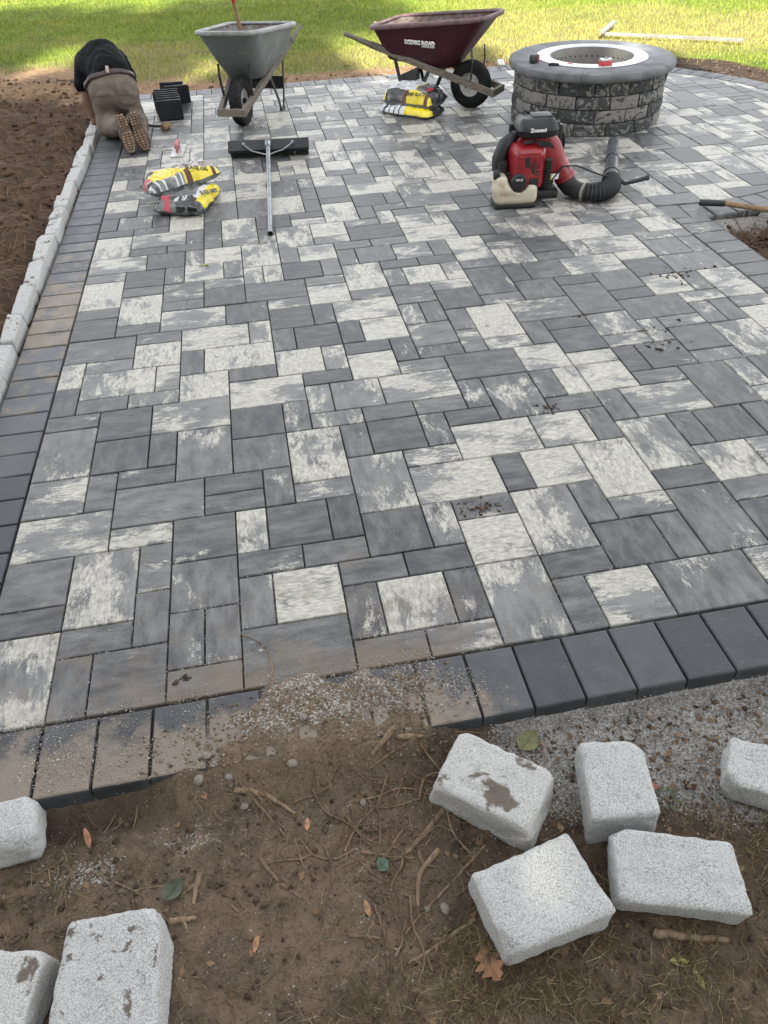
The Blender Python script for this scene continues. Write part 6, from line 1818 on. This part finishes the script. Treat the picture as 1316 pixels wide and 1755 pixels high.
for k in range(34):                                  # darker roots in the heap at the centre right
    x0, y0 = qr.gauss(1.16, 0.11), qr.gauss(-0.46, 0.13); a = qr.uniform(0, 6.28); l = qr.uniform(0.08, 0.24); pts = [(x0, y0)]
    for s in range(3):
        a += qr.gauss(0, 0.45); pts.append((pts[-1][0] + l / 3 * math.cos(a), pts[-1][1] + l / 3 * math.sin(a)))
    if max(p[1] for p in pts) > -0.26: continue
    o = stick("tmp", pts, qr.uniform(0.0018, 0.0045), lift=qr.uniform(0.0, 0.006))
    tw.add([v.co[:] for v in o.data.vertices], [tuple(p.vertices) for p in o.data.polygons]); bpy.data.objects.remove(o)
for k in range(260):                                 # fine tangled rootlets
    x0, y0 = (qr.gauss(1.18, 0.14), qr.gauss(-0.45, 0.14)) if k % 2 else (qr.uniform(0.15, 1.4), qr.uniform(-0.9, -0.30))
    a = qr.uniform(0, 6.28); l = qr.uniform(0.03, 0.12); pts = [(x0, y0)]
    for s in range(3):
        a += qr.gauss(0, 0.7); pts.append((pts[-1][0] + l / 3 * math.cos(a), pts[-1][1] + l / 3 * math.sin(a)))
    if max(p[1] for p in pts) > -0.26: continue
    V_ = [Vector((p[0], p[1], dz(*p) + qr.uniform(0.0, 0.006))) for p in pts]
    tw.tube(V_, [qr.uniform(0.0006, 0.0016)] * 3 + [0.0004], 5)
for k in range(46):                                  # roots sticking out of the left soil bank and the bed
    if k < 36: x0, y0 = qr.uniform(-1.9, -0.45), qr.uniform(2.0, 7.8)
    else: x0, y0 = qr.uniform(4.05, 4.5), qr.uniform(2.0, 2.9)
    a = qr.uniform(0, 6.28); l = qr.uniform(0.10, 0.5) * (1 if k < 36 else 0.5)
    pts = [(x0, y0)]
    for s in range(3):
        a += qr.gauss(0, 0.5); pts.append((pts[-1][0] + l / 3 * math.cos(a), pts[-1][1] + l / 3 * math.sin(a)))
    if max(p[0] for p in pts) > -0.4 and k < 36: continue
    o = stick("tmp", pts, qr.uniform(0.002, 0.005), zf=ground_z, lift=qr.uniform(0, 0.012))
    tw.add([v.co[:] for v in o.data.vertices], [tuple(p.vertices) for p in o.data.polygons]); bpy.data.objects.remove(o)
prop(tw.build("twigs", M_ROOT, None, 60), "small twigs and rootlets scattered over the bare soil", "twigs", kind="stuff")
stick("rootlet", [(.796, .211), (.867, .152), (.888, .058), (.86, -.031), (.818, -.092)], 0.0016, "thin pale rootlet curling over the front pavers", "rootlet", M_ROOT_P, zf=lambda x, y: np.where(y > -0.23, 0.002, -0.05), tip=1.0)

# leaves
def leaf(name, loc, rz, L, W, col, label, lobes=0, curl=0.3, cat="leaf"):
    n = 16; V = []; F = []
    for k in range(n + 1):
        t = k / n
        w = W / 2 * math.sin(math.pi * min(1, t * 0.97 + 0.02)) ** 0.75 * (1 + (0.38 * math.sin(t * lobes * 2 * math.pi) if lobes else 0))
        z = curl * L * 0.25 * (4 * (t - 0.5) ** 2)
        up = curl * w * 0.6
        V += [(-w, (t - 0.5) * L, z + up + 0.004 * math.sin(9 * t)), (0, (t - 0.5) * L, z), (w, (t - 0.5) * L + 0.003, z + up * 0.7)]
    for k in range(n):
        a = k * 3
        F += [(a, a + 1, a + 4, a + 3), (a + 1, a + 2, a + 5, a + 4)]
    m = plain(name + "_tissue", col, 0.6, var=0.3, scale=60.0)
    root = empty(name, loc, rz, label, cat)
    np_mesh("blade", V, F, [m], smooth=True, parent=root)
    MB().tube([(0, -0.5 * L, curl * L * .25 + 0.0005), (0, -0.1 * L, 0.0012), (0, 0.3 * L, 0.001 + curl * L * 0.05)], [0.0011, 0.0008, 0.0004], 5).build("midrib", m, root)
    return root
def on(x, y, h=0.004): return (x, y, dz(x, y) + h)
leaf("oak_leaf", on(1.315, -.811, .008), R(20), 0.075, 0.058, (0.20, 0.095, 0.045), "lobed brown oak leaf below the squat granite block", lobes=4, curl=0.35)
leaf("leaf", on(1.573, -.304, .01), R(-50), 0.075, 0.06, (0.10, 0.10, 0.035), "olive green leaf leaning between two granite blocks by the border", curl=0.5)
leaf("leaf", on(1.742, -.884), R(80), 0.042, 0.02, (0.24, 0.25, 0.07), "yellow green seed leaf below the long granite block", curl=0.2)
leaf("leaf", on(1.768, -.925), R(10), 0.045, 0.018, (0.26, 0.25, 0.08), "pale yellow seed leaf nearest the bottom right", curl=0.2)
leaf("leaf", on(1.857, -.485), R(70), 0.05, 0.024, (0.26, 0.10, 0.05), "orange leaf scrap lying on the grey gravel", curl=0.25)
leaf("leaf", on(.788, -.673), R(-25), 0.045, 0.016, (0.33, 0.16, 0.08), "orange brown seed wing alone on the bare dirt", curl=0.3)
leaf("leaf", on(.939, -.412), R(-5), 0.032, 0.014, (0.36, 0.19, 0.10), "small orange seed wing near the stout root", curl=0.3)
leaf("leaf", on(1.06, -.643), R(10), 0.042, 0.014, (0.27, 0.15, 0.08), "brown seed wing left of the pebbles", curl=0.3)
leaf("leaf", on(.595, -.511, .008), R(-40), 0.06, 0.045, (0.045, 0.055, 0.03), "dark crumpled leaf above the mud spotted block", curl=0.7)
leaf("leaf", on(1.115, -.548, .006), R(35), 0.038, 0.034, (0.05, 0.085, 0.05), "small dark green leaf left of the forked root", curl=0.3)
leaf("leaf", on(.296, -.606, .006), R(60), 0.045, 0.022, (0.46, 0.34, 0.20), "pale wood coloured leaf between the two bottom left blocks", curl=0.3)
leaf("leaf", (0.69, 3.06, 0.004), R(85), 0.05, 0.035, (0.22, 0.24, 0.05), "yellow green leaf lying on a light paver", curl=0.35)
leaf("bark_strip", on(.372, -.335, .012), R(20), 0.06, 0.016, (0.26, 0.12, 0.06), "reddish bark strip beside the small corner block", curl=0.3, cat="bark")
wd_ = empty("weed", on(1.889, -.52), 0, "small dark green weed growing in the grey gravel", "weed")
for k in range(9):
    a = k * 2.4; p = Vector((0.012 * math.cos(a), 0.016 * math.sin(a), 0.004)); l = 0.02 + 0.006 * (k % 3)
    d = Vector((math.cos(a), math.sin(a), 0.35)).normalized(); s = Vector((-math.sin(a), math.cos(a), 0)) * 0.006
    MB().add([p, p + d * l * .5 + s, p + d * l, p + d * l * .5 - s, p + d * l * .5 + Vector((0, 0, -0.001))], [(0, 1, 2), (0, 2, 3)])
    mb = MB(); mb.add([p, p + d * l * .5 + s, p + d * l, p + d * l * .5 - s], [(0, 1, 2, 3)]); mb.build("leaf_blade", plain("weed_leaf", (0.05, 0.065, 0.025), 0.7) if k == 0 else bpy.data.materials["weed_leaf"], wd_, False)
# pebbles
M_PEB = plain("pebble_stone", (0.17, 0.145, 0.12), 0.8, var=0.3, scale=60.0)
for k, (x, y, s, lab) in enumerate(((.69, -.195, .016, "round pebble in the dirt covering the border"), (.666, -.255, .018, "larger brown pebble at the left foot of the dirt heap"), (.746, -.262, .013, "small pebble beside the slim dark stick"),
        (.919, -.262, .017, "tan pebble at the middle of the dirt heap"), (.964, -.135, .014, "pebble on top of the dirt heap near the pavers"), (1.243, -.677, .016, "larger grey pebble left of the squat granite block"),
        (1.202, -.667, .009, "little pebble next to the larger grey one"), (.779, -.33, .014, "grey pebble just below the stout broken root"), (1.092, -.379, .013, "dark pebble near the grey brown stick"))):
    V = ICO_V * s * np.array([1.15, 0.9, 0.7]); V = V + g.normal(size=V.shape) * s * 0.05
    o = np_mesh("pebble", V, ICO_F, [M_PEB], smooth=True)
    sub = o.modifiers.new("sub", 'SUBSURF'); sub.levels = 2; sub.render_levels = 2
    o.location = (x, y, float(top_z(np.array([x]), np.array([y]))[0]) + s * 0.35); o.rotation_euler = (0, 0, k)
    prop(o, lab, "pebble", "pebbles in the dirt")
